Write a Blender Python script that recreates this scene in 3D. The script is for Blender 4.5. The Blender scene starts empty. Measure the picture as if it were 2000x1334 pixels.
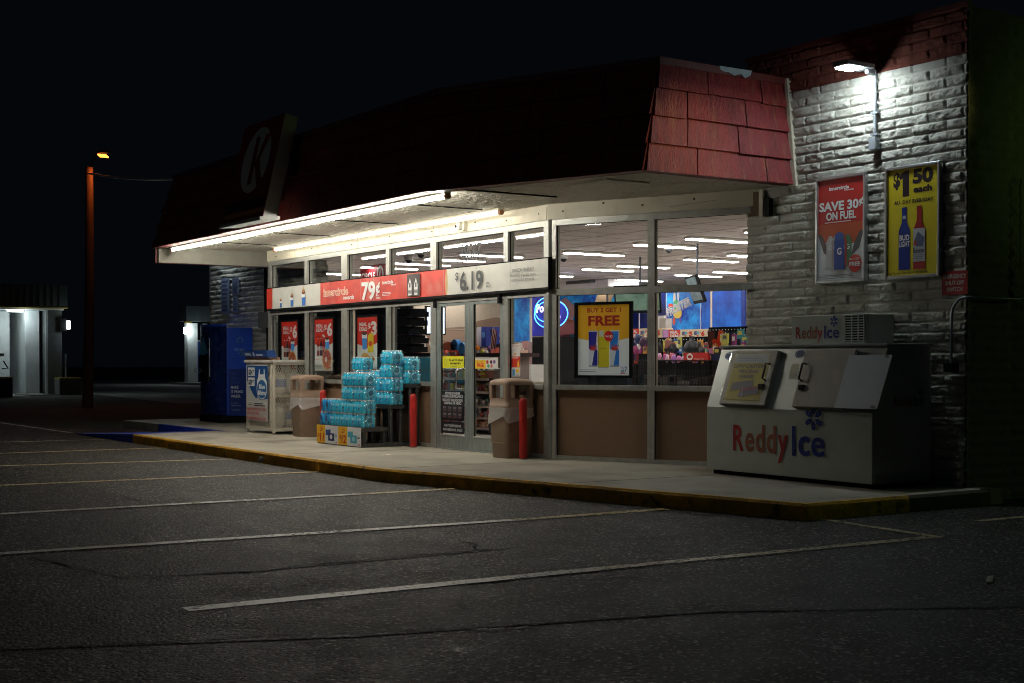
import bpy, math, random
from mathutils import Vector, noise
random.seed(7)
R = math.radians
S = bpy.context.scene
COL = S.collection
# ------------------------------------------------------------------ camera
F = 2700.0                       # focal length in photo pixels (photo 2000 wide)
PITCH = R(-1.0)
PCY = 755.0
CX, CY, CZ = 0.0, 0.0, 1.40
_r0 = Vector((.5504, .8349, 0)).normalized()
_f0 = Vector((-_r0.y, _r0.x, 0))
_fw = (_f0*math.cos(PITCH)+Vector((0, 0, math.sin(PITCH)))).normalized()
_up = _r0.cross(_fw)
cam = bpy.data.cameras.new('camera'); co = bpy.data.objects.new('camera', cam); COL.objects.link(co)
from mathutils import Matrix
co.matrix_world = Matrix(((_r0.x, _up.x, -_fw.x, CX), (_r0.y, _up.y, -_fw.y, CY), (_r0.z, _up.z, -_fw.z, CZ), (0, 0, 0, 1)))
cam.lens = F/2000*36; cam.sensor_width = 36; cam.shift_y = (PCY-667)/2000
cam.clip_start = .1; cam.clip_end = 2000
S.camera = co
# ------------------------------------------------------------------ night sky, exposure
w = bpy.data.worlds.new("World"); S.world = w; w.use_nodes = True
nt = w.node_tree; bg = nt.nodes['Background']
sky = nt.nodes.new('ShaderNodeTexSky'); sky.sky_type = 'NISHITA'; sky.sun_disc = False
sky.sun_elevation = R(-6); sky.sun_rotation = R(200)
mix = nt.nodes.new('ShaderNodeMix'); mix.data_type = 'RGBA'; mix.inputs[0].default_value = .94
nt.links.new(sky.outputs[0], mix.inputs[6]); mix.inputs[7].default_value = (.008, .0125, .02, 1)
nt.links.new(mix.outputs[2], bg.inputs[0]); bg.inputs[1].default_value = .16
S.view_settings.view_transform = 'Standard'; S.view_settings.look = 'None'
S.view_settings.exposure = 0; S.view_settings.gamma = 1
S.render.engine = 'CYCLES'
try:
    S.cycles.use_denoising = True; S.cycles.denoiser = 'OPENIMAGEDENOISE'
    S.cycles.denoising_input_passes = 'RGB_ALBEDO_NORMAL'; S.cycles.denoising_prefilter = 'ACCURATE'; S.cycles.filter_width = 1.0
except Exception: pass
S.cycles.max_bounces = 8; S.cycles.diffuse_bounces = 4; S.cycles.glossy_bounces = 4
S.cycles.transparent_max_bounces = 14; S.cycles.sample_clamp_indirect = 6
# light levels of the lamps, seen and assumed
L_TUBE, L_TROFFER, L_WALL, L_LOT, L_SODIUM = 9.2, 7.6, 170, 160, 26

# ------------------------------------------------------------------ helpers
def ray(px, py):
    return (_r0*((px-1000)/F) + _up*((PCY-py)/F) + _fw)
def atY(px, py, Y):
    d = ray(px, py); t = Y/d.y; return (t*d.x, CZ+t*d.z)
def atX(px, py, X):
    d = ray(px, py); t = X/d.x; return (t*d.y, CZ+t*d.z)
def atZ(px, py, z):
    d = ray(px, py); t = (z-CZ)/d.z; return (t*d.x, t*d.y)

_M = {}
def mat(name, col=(.5, .5, .5), rough=.6, metal=0, var=.12, scale=6, bump=0, bscale=40, spec=.5, emit=None, es=0, trans=0, alpha=1, coat=0, stretch=None, dirt_or_sheen=None, bd=.02):
    if name in _M: return _M[name]
    m = bpy.data.materials.new(name); m.use_nodes = True; t = m.node_tree; N = t.nodes; Lk = t.links
    b = N['Principled BSDF']
    b.inputs['Roughness'].default_value = rough; b.inputs['Metallic'].default_value = metal
    b.inputs['Specular IOR Level'].default_value = spec
    b.inputs['Coat Weight'].default_value = coat
    b.inputs['Transmission Weight'].default_value = trans
    b.inputs['Alpha'].default_value = alpha
    tc = N.new('ShaderNodeTexCoord'); src = tc.outputs['Object']
    if stretch:
        mp = N.new('ShaderNodeMapping'); mp.inputs['Scale'].default_value = stretch; Lk.new(src, mp.inputs[0]); src = mp.outputs[0]
    if var > 0:
        n = N.new('ShaderNodeTexNoise'); n.inputs['Scale'].default_value = scale; n.inputs['Detail'].default_value = 6; n.inputs['Roughness'].default_value = .65
        Lk.new(src, n.inputs['Vector'])
        cr = N.new('ShaderNodeValToRGB'); e = cr.color_ramp.elements
        e[0].position = .3; e[1].position = .7
        lo = [max(0, c*(1-var)) for c in col]; hi = [min(1, c*(1+var*.8)) for c in col]
        e[0].color = (*lo, 1); e[1].color = (*hi, 1)
        Lk.new(n.outputs['Fac'], cr.inputs[0]); out = cr.outputs[0]
        if dirt_or_sheen:
            n2 = N.new('ShaderNodeTexNoise'); n2.inputs['Scale'].default_value = dirt_or_sheen[0]; n2.inputs['Detail'].default_value = 8; Lk.new(src, n2.inputs['Vector'])
            c2 = N.new('ShaderNodeValToRGB'); c2.color_ramp.elements[0].position = dirt_or_sheen[1]; c2.color_ramp.elements[1].position = dirt_or_sheen[2]
            Lk.new(n2.outputs['Fac'], c2.inputs[0])
            mx = N.new('ShaderNodeMix'); mx.data_type = 'RGBA'; mx.inputs[7].default_value = (*dirt_or_sheen[3], 1)
            Lk.new(c2.outputs[0], mx.inputs[0]); Lk.new(out, mx.inputs[6]); out = mx.outputs[2]
        Lk.new(out, b.inputs['Base Color'])
        mr = N.new('ShaderNodeMapRange'); mr.inputs[3].default_value = max(0, rough-.1); mr.inputs[4].default_value = min(1, rough+.12)
        Lk.new(n.outputs['Fac'], mr.inputs[0]); Lk.new(mr.outputs[0], b.inputs['Roughness'])
    else:
        b.inputs['Base Color'].default_value = (*col, 1)
    if bump:
        n = N.new('ShaderNodeTexNoise'); n.inputs['Scale'].default_value = bscale; n.inputs['Detail'].default_value = 5
        Lk.new(src, n.inputs['Vector'])
        bp = N.new('ShaderNodeBump'); bp.inputs['Strength'].default_value = min(1, bump); bp.inputs['Distance'].default_value = bd
        Lk.new(n.outputs['Fac'], bp.inputs['Height']); Lk.new(bp.outputs[0], b.inputs['Normal'])
    if emit:
        b.inputs['Emission Color'].default_value = (*emit, 1); b.inputs['Emission Strength'].default_value = es
    _M[name] = m; return m

def ink(c, rough=.45):
    k = 'ink_%02x%02x%02x' % tuple(int(max(0, min(1, x))*255) for x in c)
    return mat(k, c, rough, var=.06, scale=14, spec=.25)
def lit(c, es):
    k = 'lit_%02x%02x%02x_%d' % (*tuple(int(max(0, min(1, x))*255) for x in c), int(es*100))
    return mat(k, c, .4, var=0, emit=c, es=es)

def glass_mat(name='window_glass', tint=(.93, .95, .95), ior=1.5, extra=.0):
    if name in _M: return _M[name]
    m = bpy.data.materials.new(name); m.use_nodes = True; t = m.node_tree; N = t.nodes; Lk = t.links
    N.remove(N['Principled BSDF'])
    g = N.new('ShaderNodeBsdfGlossy'); g.inputs['Roughness'].default_value = .01; g.inputs['Color'].default_value = (1, 1, 1, 1)
    tr = N.new('ShaderNodeBsdfTransparent'); tr.inputs[0].default_value = (*tint, 1)
    fr = N.new('ShaderNodeFresnel'); ge = N.new('ShaderNodeNewGeometry'); mm = N.new('ShaderNodeMapRange')   # same reflectance from both sides of the sheet
    mm.inputs[3].default_value = ior; mm.inputs[4].default_value = 1/ior; Lk.new(ge.outputs['Backfacing'], mm.inputs[0]); Lk.new(mm.outputs[0], fr.inputs[0])
    ad = N.new('ShaderNodeMath'); ad.operation = 'ADD'; ad.inputs[1].default_value = extra; ad.use_clamp = True; Lk.new(fr.outputs[0], ad.inputs[0])
    mx = N.new('ShaderNodeMixShader'); Lk.new(ad.outputs[0], mx.inputs[0]); Lk.new(tr.outputs[0], mx.inputs[1]); Lk.new(g.outputs[0], mx.inputs[2])
    Lk.new(mx.outputs[0], N['Material Output'].inputs[0]); _M[name] = m; return m

class MB:
    def __init__(s): s.v = []; s.f = []; s.mi = []; s.ms = []; s.sm = []
    def m(s, mt):
        if mt not in s.ms: s.ms.append(mt)
        return s.ms.index(mt)
    def add(s, vs, fs, mt, smooth=False):
        o = len(s.v); k = s.m(mt); s.v += [tuple(v) for v in vs]
        for f in fs: s.f.append(tuple(i+o for i in f)); s.mi.append(k); s.sm.append(smooth)
        return s
    def box(s, x0, x1, y0, y1, z0, z1, mt):
        return s.obox((x0, y0, z0), (x1-x0, 0, 0), (0, y1-y0, 0), (0, 0, z1-z0), mt)
    def obox(s, o, a, b, c, mt):
        o = Vector(o); a = Vector(a); b = Vector(b); c = Vector(c)
        vs = [o, o+a, o+a+b, o+b, o+c, o+a+c, o+a+b+c, o+b+c]
        fs = [(0, 3, 2, 1), (4, 5, 6, 7), (0, 1, 5, 4), (1, 2, 6, 5), (2, 3, 7, 6), (3, 0, 4, 7)]
        if a.cross(b).dot(c) < 0: fs = [tuple(reversed(f)) for f in fs]
        return s.add(vs, fs, mt)
    def prism(s, poly, d, mt):
        """poly: list of 3-D points, d: extrusion vector"""
        n = len(poly); p = [Vector(q) for q in poly]; d = Vector(d)
        vs = p+[q+d for q in p]
        nr = Vector((0, 0, 0))
        for i in range(n): nr += p[i].cross(p[(i+1) % n])
        fs = [tuple(range(n-1, -1, -1)), tuple(range(n, 2*n))]+[(i, (i+1) % n, (i+1) % n+n, i+n) for i in range(n)]
        if nr.dot(d) < 0: fs = [tuple(reversed(f)) for f in fs]
        return s.add(vs, fs, mt)
    def tube(s, pts, r, mt, seg=10, caps=True):
        pts = [Vector(p) for p in pts]; rs = r if isinstance(r, (list, tuple)) else [r]*len(pts)
        vs = []; up = None
        for i, p in enumerate(pts):
            t = (pts[min(i+1, len(pts)-1)]-pts[max(i-1, 0)]).normalized()
            if up is None:
                up = Vector((0, 0, 1)) if abs(t.z) < .9 else Vector((1, 0, 0))
            a = t.cross(up).normalized(); b = a.cross(t).normalized(); up = b
            for k in range(seg):
                an = 2*math.pi*k/seg; vs.append(p+(a*math.cos(an)+b*math.sin(an))*rs[i])
        fs = []
        for i in range(len(pts)-1):
            for k in range(seg):
                k2 = (k+1) % seg; fs.append((i*seg+k, i*seg+k2, (i+1)*seg+k2, (i+1)*seg+k))
        s.add(vs, fs, mt, True)
        if caps:
            s.add(vs[:seg], [tuple(range(seg))], mt); s.add(vs[-seg:], [tuple(range(seg-1, -1, -1))], mt)
        return s
    def lathe(s, c, prof, mt, seg=16, sx=1, sy=1):
        vs = []
        for r, z in prof:
            for k in range(seg):
                an = 2*math.pi*k/seg; vs.append((c[0]+r*sx*math.cos(an), c[1]+r*sy*math.sin(an), c[2]+z))
        fs = []
        for i in range(len(prof)-1):
            for k in range(seg):
                k2 = (k+1) % seg; fs.append((i*seg+k, i*seg+k2, (i+1)*seg+k2, (i+1)*seg+k))
        s.add(vs, fs, mt, True)
        s.add(vs[:seg], [tuple(range(seg-1, -1, -1))], mt); s.add(vs[-seg:], [tuple(range(seg))], mt)
        return s
    def build(s, name, parent=None, bevel=0, kind=None, label=None):
        me = bpy.data.meshes.new(name); me.from_pydata(s.v, [], s.f); me.update()
        for m_ in s.ms: me.materials.append(m_)
        me.polygons.foreach_set('material_index', s.mi); me.polygons.foreach_set('use_smooth', s.sm)
        o = bpy.data.objects.new(name, me); COL.objects.link(o)
        if parent is not None:
            off = Vector((0, 0, 0)); p = parent
            while p is not None: off += p.location; p = p.parent
            o.parent = parent; o.location = -off
        if bevel:
            bm_ = o.modifiers.new('edge', 'BEVEL'); bm_.width = bevel; bm_.segments = 2; bm_.limit_method = 'ANGLE'; bm_.angle_limit = R(40)
        if kind: o['kind'] = kind
        if label: o['label'] = label
        return o

def thing(name, label, cat, loc=(0, 0, 0), group=None):
    o = bpy.data.objects.new(name, None); COL.objects.link(o); o.location = loc; o.empty_display_size = .1
    o['label'] = label; o['category'] = cat
    if group: o['group'] = group
    return o
def tag(o, label, cat, group=None):
    o['label'] = label; o['category'] = cat
    if group: o['group'] = group
    return o
def copy_tree(o, parent=None):
    c = o.copy(); COL.objects.link(c)
    if parent is not None: c.parent = parent
    for ch in list(o.children): copy_tree(ch, c)
    return c
def dup(root, loc, label, group=None, rz=None):
    r = copy_tree(root); r.location = loc; r['label'] = label
    if group: r['group'] = group
    if rz is not None: r.rotation_euler.z = rz
    return r

class Plane:
    """vertical plane; s runs along u, d outward"""
    def __init__(s, O, ang): s.O = Vector((O[0], O[1], 0)); s.u = Vector((math.cos(ang), math.sin(ang), 0)); s.n = Vector((math.sin(ang), -math.cos(ang), 0))
    def pt(s, a, z, d=0): return s.O+s.u*a+s.n*d+Vector((0, 0, z))
    def hit(s, px, py, d=0):
        r = ray(px, py); O = s.O+s.n*d-Vector((CX, CY, 0)); t = O.dot(s.n)/r.dot(s.n); p = r*t; return ((p-O).dot(s.u), CZ+p.z)
    def box(s, mb, a0, a1, z0, z1, d0, d1, mt): mb.obox(s.pt(a0, z0, d0), s.u*(a1-a0), s.n*(d1-d0), (0, 0, z1-z0), mt)

_T = {}
def textmesh(txt, off, shear=0):
    k = (txt, off, shear)
    if k not in _T:
        cu = bpy.data.curves.new('t', 'FONT'); cu.body = txt; cu.size = 1; cu.offset = off*.75; cu.resolution_u = 3; cu.shear = shear
        o = bpy.data.objects.new('t', cu); me = o.to_mesh()
        vs = [(v.co.x, v.co.y) for v in me.vertices]; fs = [tuple(p.vertices) for p in me.polygons]
        o.to_mesh_clear(); bpy.data.objects.remove(o); bpy.data.curves.remove(cu)
        _T[k] = (vs, fs)
    return _T[k]

class Art:
    """flat printed artwork: O = lower left corner, U, V unit axes; sizes in metres"""
    def __init__(s, O, U, V, W, H, base=None, e=.0006):
        s.O = Vector(O); s.U = Vector(U).normalized(); s.V = Vector(V).normalized(); s.N = s.U.cross(s.V); s.W = W; s.H = H; s.k = 0; s.mb = MB(); s.e = e
        if base is not None:
            b = base if not isinstance(base, tuple) else ink(base)
            s.mb.obox(s.O-s.N*.004, s.U*W, s.V*H, s.N*.004, b)
    def P(s, u, v, k): return s.O+s.U*(u*s.W)+s.V*(v*s.H)+s.N*(s.e*k)
    def poly(s, pts, c):
        s.k += 1; s.mb.add([s.P(u, v, s.k) for u, v in pts], [tuple(range(len(pts)))], c if not isinstance(c, tuple) else ink(c)); return s
    def rect(s, u0, v0, u1, v1, c): return s.poly([(u0, v0), (u1, v0), (u1, v1), (u0, v1)], c)
    def ell(s, u, v, ru, rv, c, n=20, a0=0, a1=360):
        return s.poly([(u+ru*math.cos(R(a0+(a1-a0)*i/n)), v+rv*math.sin(R(a0+(a1-a0)*i/n))) for i in range(n+(a1-a0 < 360))], c)
    def ring(s, u, v, ru, rv, t, c, n=24, a0=0, a1=360):
        s.k += 1; vs = []; fs = []
        for i in range(n+1):
            a = R(a0+(a1-a0)*i/n)
            vs += [s.P(u+ru*math.cos(a), v+rv*math.sin(a), s.k), s.P(u+(ru-t)*math.cos(a), v+(rv-t*s.W/s.H)*math.sin(a), s.k)]
        for i in range(n): fs.append((2*i+1, 2*i, 2*i+2, 2*i+3))
        s.mb.add(vs, fs, c if not isinstance(c, tuple) else ink(c)); return s
    def text(s, txt, u, v, h, c, w=None, bold=.025, al='l', rot=0, shear=0):
        """u,v baseline start (fractions), h cap height as fraction of H, w width fraction"""
        s.k += 1; vs, fs = textmesh(txt, bold, shear)
        if not vs: return s
        x0 = min(a for a, b in vs); x1 = max(a for a, b in vs)
        sc = h*s.H/.71; sx = sc if w is None else w*s.W/(x1-x0)
        tw = (x1-x0)*sx/s.W
        u0 = u-(tw if al == 'r' else tw/2 if al == 'c' else 0)
        o = s.P(u0, v, s.k); ca, sa = math.cos(rot), math.sin(rot)
        V = []
        for a, b in vs:
            a = (a-x0)*sx; b = b*sc; V.append(o+s.U*(a*ca-b*sa)+s.V*(a*sa+b*ca))
        s.mb.add(V, fs, c if not isinstance(c, tuple) else ink(c)); return s
    def lines(s, u0, u1, v1, v0, n, c, hgt=.35):
        for i in range(n):
            v = v1+(v0-v1)*(i+.5)/n; d = abs(v1-v0)/n*hgt/2; s.rect(u0, v-d, u1-(random.random()*.25*(u1-u0)), v+d, c)
        return s
    def build(s, name='print', parent=None): return s.mb.build(name, parent)

WHITE = (.78, .78, .76); RED = (.62, .03, .025); NAVY = (.012, .03, .13); BLACK = (.012, .012, .014); YEL = (.75, .5, .02)
BLUE = (.02, .12, .5); ORANGE = (.75, .17, .02); GREY = (.3, .3, .3); CREAM = (.72, .68, .55); CYAN = (.1, .4, .75); BROWN = (.12, .04, .015)
PA = Plane((0, 10.27), 0)
ANG = R(23.6)
PB = Plane((-14.64, 10.27), ANG)
PC = Plane((0, 11.38), 0)
SOF = 3.44          # soffit height
CEIL = 3.30

# ================================================================== SETTING: ground
def asphalt_mat(name='asphalt', mul=1.0):
    m = bpy.data.materials.new(name); m.use_nodes = True; t = m.node_tree; N = t.nodes; L = t.links; b = N['Principled BSDF']
    tc = N.new('ShaderNodeTexCoord'); src = tc.outputs['Object']
    def no(scale, det=4, ro=.6):
        n = N.new('ShaderNodeTexNoise'); n.inputs['Scale'].default_value = scale; n.inputs['Detail'].default_value = det; n.inputs['Roughness'].default_value = ro; L.new(src, n.inputs['Vector']); return n
    big = no(.35, 5); mid = no(2.2, 6, .7)
    vo = N.new('ShaderNodeTexVoronoi'); vo.inputs['Scale'].default_value = 58; L.new(src, vo.inputs['Vector'])
    vo2 = N.new('ShaderNodeTexVoronoi'); vo2.inputs['Scale'].default_value = 32; L.new(src, vo2.inputs['Vector'])
    # aggregate colour; its pale cells also paint in glints
    sp = N.new('ShaderNodeSeparateColor'); L.new(vo.outputs['Color'], sp.inputs[0])
    cr = N.new('ShaderNodeValToRGB'); e = cr.color_ramp.elements; e[0].position = .85; e[0].color = (.0095*mul, .0092*mul, .0088*mul, 1); e[1].position = .98; e[1].color = (.42*mul, .4*mul, .36*mul, 1)
    L.new(sp.outputs[0], cr.inputs[0])
    c2 = N.new('ShaderNodeValToRGB'); e = c2.color_ramp.elements; e[0].position = .3; e[0].color = (.8, .8, .8, 1); e[1].position = .75; e[1].color = (1.15, 1.13, 1.1, 1)
    L.new(mid.outputs['Fac'], c2.inputs[0])
    c3 = N.new('ShaderNodeValToRGB'); e = c3.color_ramp.elements; e[0].position = .38; e[0].color = (.72, .72, .72, 1); e[1].position = .62; e[1].color = (1.15, 1.15, 1.13, 1)
    L.new(big.outputs['Fac'], c3.inputs[0])
    m1 = N.new('ShaderNodeMix'); m1.data_type = 'RGBA'; m1.blend_type = 'MULTIPLY'; m1.inputs[0].default_value = 1; L.new(cr.outputs[0], m1.inputs[6]); L.new(c2.outputs[0], m1.inputs[7])
    m2 = N.new('ShaderNodeMix'); m2.data_type = 'RGBA'; m2.blend_type = 'MULTIPLY'; m2.inputs[0].default_value = 1; L.new(m1.outputs[2], m2.inputs[6]); L.new(c3.outputs[0], m2.inputs[7])
    L.new(m2.outputs[2], b.inputs['Base Color'])
    mr = N.new('ShaderNodeMapRange'); mr.inputs[1].default_value = .35; mr.inputs[2].default_value = .65; mr.inputs[3].default_value = .58; mr.inputs[4].default_value = .72; L.new(mid.outputs['Fac'], mr.inputs[0]); L.new(mr.outputs[0], b.inputs['Roughness'])
    b.inputs['Specular IOR Level'].default_value = .28
    ad = N.new('ShaderNodeMath'); ad.operation = 'ADD'; L.new(vo.outputs['Distance'], ad.inputs[0]); L.new(vo2.outputs['Distance'], ad.inputs[1])
    bp = N.new('ShaderNodeBump'); bp.inputs['Strength'].default_value = .55; bp.inputs['Distance'].default_value = .01; L.new(ad.outputs[0], bp.inputs['Height']); bp.invert = True
    L.new(bp.outputs[0], b.inputs['Normal']); return m
ASPH = asphalt_mat()
g = MB(); g.add([(-400, -200, 0), (200, -200, 0), (200, 400, 0), (-400, 400, 0)], [(0, 1, 2, 3)], ASPH); g.build('ground', kind='structure')
# newer patches of asphalt laid over the lot (4 mm proud)
PATCH = asphalt_mat('patch_asphalt', .72)
def sheet(name, pts, z, mt, kind='structure'):
    mb = MB(); mb.add([(x, y, z) for x, y in pts], [tuple(range(len(pts)))], mt); return mb.build(name, kind=kind)
def gp(px, py, z=0): return atZ(px, py, z)
sheet('asphalt_patch', [gp(-300, 1260), gp(0, 1271), gp(700, 1245), gp(1400, 1196), gp(2050, 1186), gp(2250, 1150), gp(2050, 1103), gp(1400, 1120), gp(1000, 1140), gp(340, 1170), gp(-300, 1180)], .004, PATCH)
sheet('asphalt_patch', [gp(60, 1090), gp(240, 1130), gp(500, 1117), gp(1000, 1072), gp(1000, 1052), gp(600, 1062), gp(300, 1083)], .004, PATCH)
# soil verge beyond the lot at the left
SOIL = mat('verge_soil', (.05, .042, .02), .95, var=.5, scale=3, bump=.8, bscale=25)
sheet('verge', [(-60, 7), (-29, 8.2), (-29, 12.5), (-42, 16), (-60, 18)], .006, SOIL)
LOTC = mat('far_concrete', (.3, .3, .29), .85, var=.25, scale=.6, bump=.3, bscale=40)
sheet('forecourt', [(-58, 10), (-47, 12), (-44, 20), (-60, 36), (-110, 60), (-110, 10)], .005, LOTC)
# worn painted lines
def paint_mat(name, col, wear):
    m = bpy.data.materials.new(name); m.use_nodes = True; t = m.node_tree; N = t.nodes; L = t.links; b = N['Principled BSDF']
    tc = N.new('ShaderNodeTexCoord')
    n = N.new('ShaderNodeTexNoise'); n.inputs['Scale'].default_value = 26; n.inputs['Detail'].default_value = 8; n.inputs['Roughness'].default_value = .75; L.new(tc.outputs['Object'], n.inputs['Vector'])
    n3 = N.new('ShaderNodeTexNoise'); n3.inputs['Scale'].default_value = 1.3; L.new(tc.outputs['Object'], n3.inputs['Vector'])
    ad = N.new('ShaderNodeMath'); ad.operation = 'MULTIPLY_ADD'; ad.inputs[1].default_value = .35; L.new(n3.outputs['Fac'], ad.inputs[0]); L.new(n.outputs['Fac'], ad.inputs[2])
    cr = N.new('ShaderNodeValToRGB'); e = cr.color_ramp.elements; e[0].position = wear+.17; e[0].color = (1, 1, 1, 1); e[1].position = wear+.27; e[1].color = (0, 0, 0, 1)
    L.new(ad.outputs[0], cr.inputs[0]); L.new(cr.outputs[0], b.inputs['Alpha']); b.inputs['Base Color'].default_value = (*col, 1); b.inputs['Roughness'].default_value = .42; b.inputs['Specular IOR Level'].default_value = .8
    bp = N.new('ShaderNodeBump'); bp.inputs['Strength'].default_value = .4; bp.inputs['Distance'].default_value = .004; L.new(n.outputs['Fac'], bp.inputs['Height']); L.new(bp.outputs[0], b.inputs['Normal'])
    return m
LINE = paint_mat('line_paint', (.78, .74, .66), .54)
LINEY = paint_mat('line_paint_yellow', (.75, .55, .2), .5)
LINEO = paint_mat('line_paint_old', (.6, .5, .27), .5)
def stripe(p, q, wd, mt, z=.009):
    p = Vector((*p, 0)); q = Vector((*q, 0)); d = (q-p).normalized(); n = Vector((-d.y, d.x, 0))*wd/2; L = (q-p).length; N_ = max(2, int(L/.12)); vs = []; fs = []
    for i in range(N_+1):
        c = p+d*L*i/N_; j = .006*noise.noise(c*3)+.004*noise.noise(c*11); vs += [c+n*(1+j*12)+Vector((0, 0, z)), c-n*(1-j*12)+Vector((0, 0, z))]
    for i in range(N_): fs.append((2*i, 2*i+1, 2*i+3, 2*i+2))
    mb = MB(); mb.add(vs, fs, mt); return mb.build('parking_line', kind='structure')
kerbA, kerbJ, kerbE = (-23.7, 7.72), (-14.4, 7.62), (-8.73, 8.87)
stripe(gp(362, 1193), gp(1180, 1112), .14, LINE)
stripe(gp(1180, 1112), gp(1830, 1050), .12, LINEO)
stripe(gp(-120, 1091), gp(1000, 1017.5),   .13, LINE); stripe(gp(1000, 1017.5), gp(1302, 995.5),   .13, LINEY)
stripe(gp(-200, 1016), gp(700, 966.5),   .13, LINE); stripe(gp(700, 966.5), gp(890, 955.5),   .13, LINEY)
stripe(gp(-200, 958), gp(622, 922.5),   .13, LINEY); stripe(gp(-200, 917), gp(455, 897.5),   .13, LINEY); stripe(gp(-120, 890.5), gp(326, 875.5),   .13, LINEY)
stripe(gp(-120, 868), gp(220, 858.5),   .13, LINEO); stripe(gp(-30, 822), gp(140, 846), .1, LINEO)
stripe(gp(1602, 1015), gp(1835, 1051), .1, LINEO); stripe(gp(1910, 1019), gp(2090, 1003), .1, LINEO)
# cracks
CRK = mat('crack_dark', (.006, .006, .006), .95, var=0)  # flat near-black tone of cracks and joints
def crack(pts, wd=.022, jag=.05, name='asphalt_crack', mt=CRK, z=.0075):
    P = [Vector((*gp(*p), 0)) for p in pts]; C = []
    for a, b in zip(P, P[1:]):
        L = (b-a).length; n = max(2, int(L/.13)); d = (b-a)/n; s = Vector((-d.y, d.x, 0)).normalized()
        for i in range(n): C.append(a+d*i+s*(jag*noise.noise((a+d*i)*2.3)+jag*1.1*noise.noise((a+d*i)*7.1)))
    C.append(P[-1]); vs = []; fs = []
    for i, c in enumerate(C):
        t = (C[min(i+1, len(C)-1)]-C[max(0, i-1)]).normalized(); s = Vector((-t.y, t.x, 0)); wv = 1.0*wd*(.3+1.0*abs(noise.noise(c*4.7)))*min(1, (i+1)/5, (len(C)-i)/5)
        vs += [c+s*wv/2+Vector((0, 0, z)), c-s*wv/2+Vector((0, 0, z))]
    for i in range(len(C)-1): fs.append((2*i, 2*i+1, 2*i+3, 2*i+2))
    mb = MB(); mb.add(vs, fs, mt); return mb.build(name, kind='structure')
crack([(-40, 1080), (60, 1090), (240, 1131)], .03); crack([(240, 1131), (500, 1117), (760, 1090), (1010, 1070), (1010, 1068)], .035)
crack([(1000, 1072), (1140, 1058), (1300, 1050), (1480, 1038), (1700, 1022), (1990, 1006)], .03, .12)
crack([(-40, 1175), (200, 1171), (330, 1168), (420, 1152), (620, 1143), (820, 1120), (1000, 1112)], .025)
crack([(-40, 1273), (300, 1256), (520, 1244), (900, 1230), (1400, 1197), (2030, 1187)], .02, .03); crack([(1000, 1141), (1400, 1121), (1700, 1111), (2030, 1103)], .02, .03)
crack([(0, 912), (60, 922), (75, 930), (150, 945), (230, 970), (310, 980), (365, 986)], .04, .1); crack([(365, 986), (450, 994), (520, 1005), (560, 1008)], .03, .12)
crack([(735, 985), (800, 998), (860, 1005), (920, 1009)], .04, .12); crack([(680, 1020), (690, 1035), (700, 1036)], .03, .1); crack([(880, 1050), (920, 1066), (925, 1075), (935, 1066)], .06, .1)
crack([(730, 1065), (760, 1075), (775, 1082)], .05, .1); crack([(660, 1050), (675, 1057)], .04); crack([(1040, 1018), (1120, 1034), (1240, 1048)], .02, .1)
crack([(1330, 1040), (1450, 1033), (1560, 1022)], .02, .1); crack([(355, 1195), (370, 1212)], .03); crack([(1950, 1120), (1975, 1123)], .03)
SCUF = paint_mat('tyre_scuff', (.2, .2, .19), .40)
crack([(1560, 1205), (1580, 1235), (1640, 1270), (1700, 1290), (1760, 1310), (1830, 1345)], .16, .05, 'tyre_scuff', SCUF, .0085); crack([(840, 1240), (880, 1255), (890, 1280), (900, 1285)], .12, .06, 'tyre_scuff', SCUF, .0085)
crack([(1740, 1312), (1750, 1334)], .12, .05, 'tyre_scuff', SCUF, .0085); crack([(860, 1236), (960, 1232), (1050, 1222)], .10, .05, 'tyre_scuff', SCUF, .0085)
OIL = mat('oil_stain', (.012, .012, .012), .5, var=.3, scale=20)

# walkway slab and kerb
CONC = mat('walk_concrete', (.38, .35, .285), .88, var=.2, scale=1.1, bump=.35, bscale=60, dirt_or_sheen=(1.3, .5, .78, (.19, .175, .145)))
KYEL = mat('kerb_yellow', (.72, .37, .025), .75, var=.35, scale=5, bump=.6, bscale=30, dirt_or_sheen=(7, .6, .7, (.12, .085, .04)))
RBLUE = mat('ramp_blue', (.02, .06, .45), .7, var=.3, scale=6, bump=.4, bscale=30)
BACK = 11.6
walk = MB()
rampY = 9.42
outline = [(-24.1, rampY), (-23.7, 7.72+.02), (kerbJ[0], kerbJ[1]+.02), (kerbE[0]-.02, kerbE[1]+.02), (-8.75, BACK), (-12.0, BACK), (-14.6, 10.4), (-23.5, 10.4), (-23.6, BACK), (-29.6, BACK), (-29.6, rampY)]
walk.prism([(x, y, -.02) for x, y in outline], (0, 0, .17), CONC)
walk.build('walkway', kind='structure')
def kerb_run(mb, pts, mt, w=.15, h0=.15, h1=None):
    pts = [Vector((*p, 0)) for p in pts]
    for a, b in zip(pts, pts[1:]):
        L = (b-a).length; n = max(1, int(L/.25)); d = (b-a)/n; s = Vector((d.y, -d.x, 0)).normalized(); vs = []; fs = []
        for i in range(n+1):
            c = a+d*i; j = .006*noise.noise(c*2.1)+.004*noise.noise(c*9); h = h0+.004+.006*noise.noise(c*3+Vector((5, 0, 0)))
            vs += [c-s*w+Vector((0, 0, h0+.004)), c+s*(j-.02)+Vector((0, 0, h)), c+s*j+Vector((0, 0, h-.025)), c+s*(j+.004)+Vector((0, 0, h0*.6)), c+s*(j+.003)+Vector((0, 0, -.01))]
        for i in range(n):
            for k in range(4): fs.append((5*i+k, 5*i+k+1, 5*i+k+6, 5*i+k+5))
        mb.add(vs, fs, mt)
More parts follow.
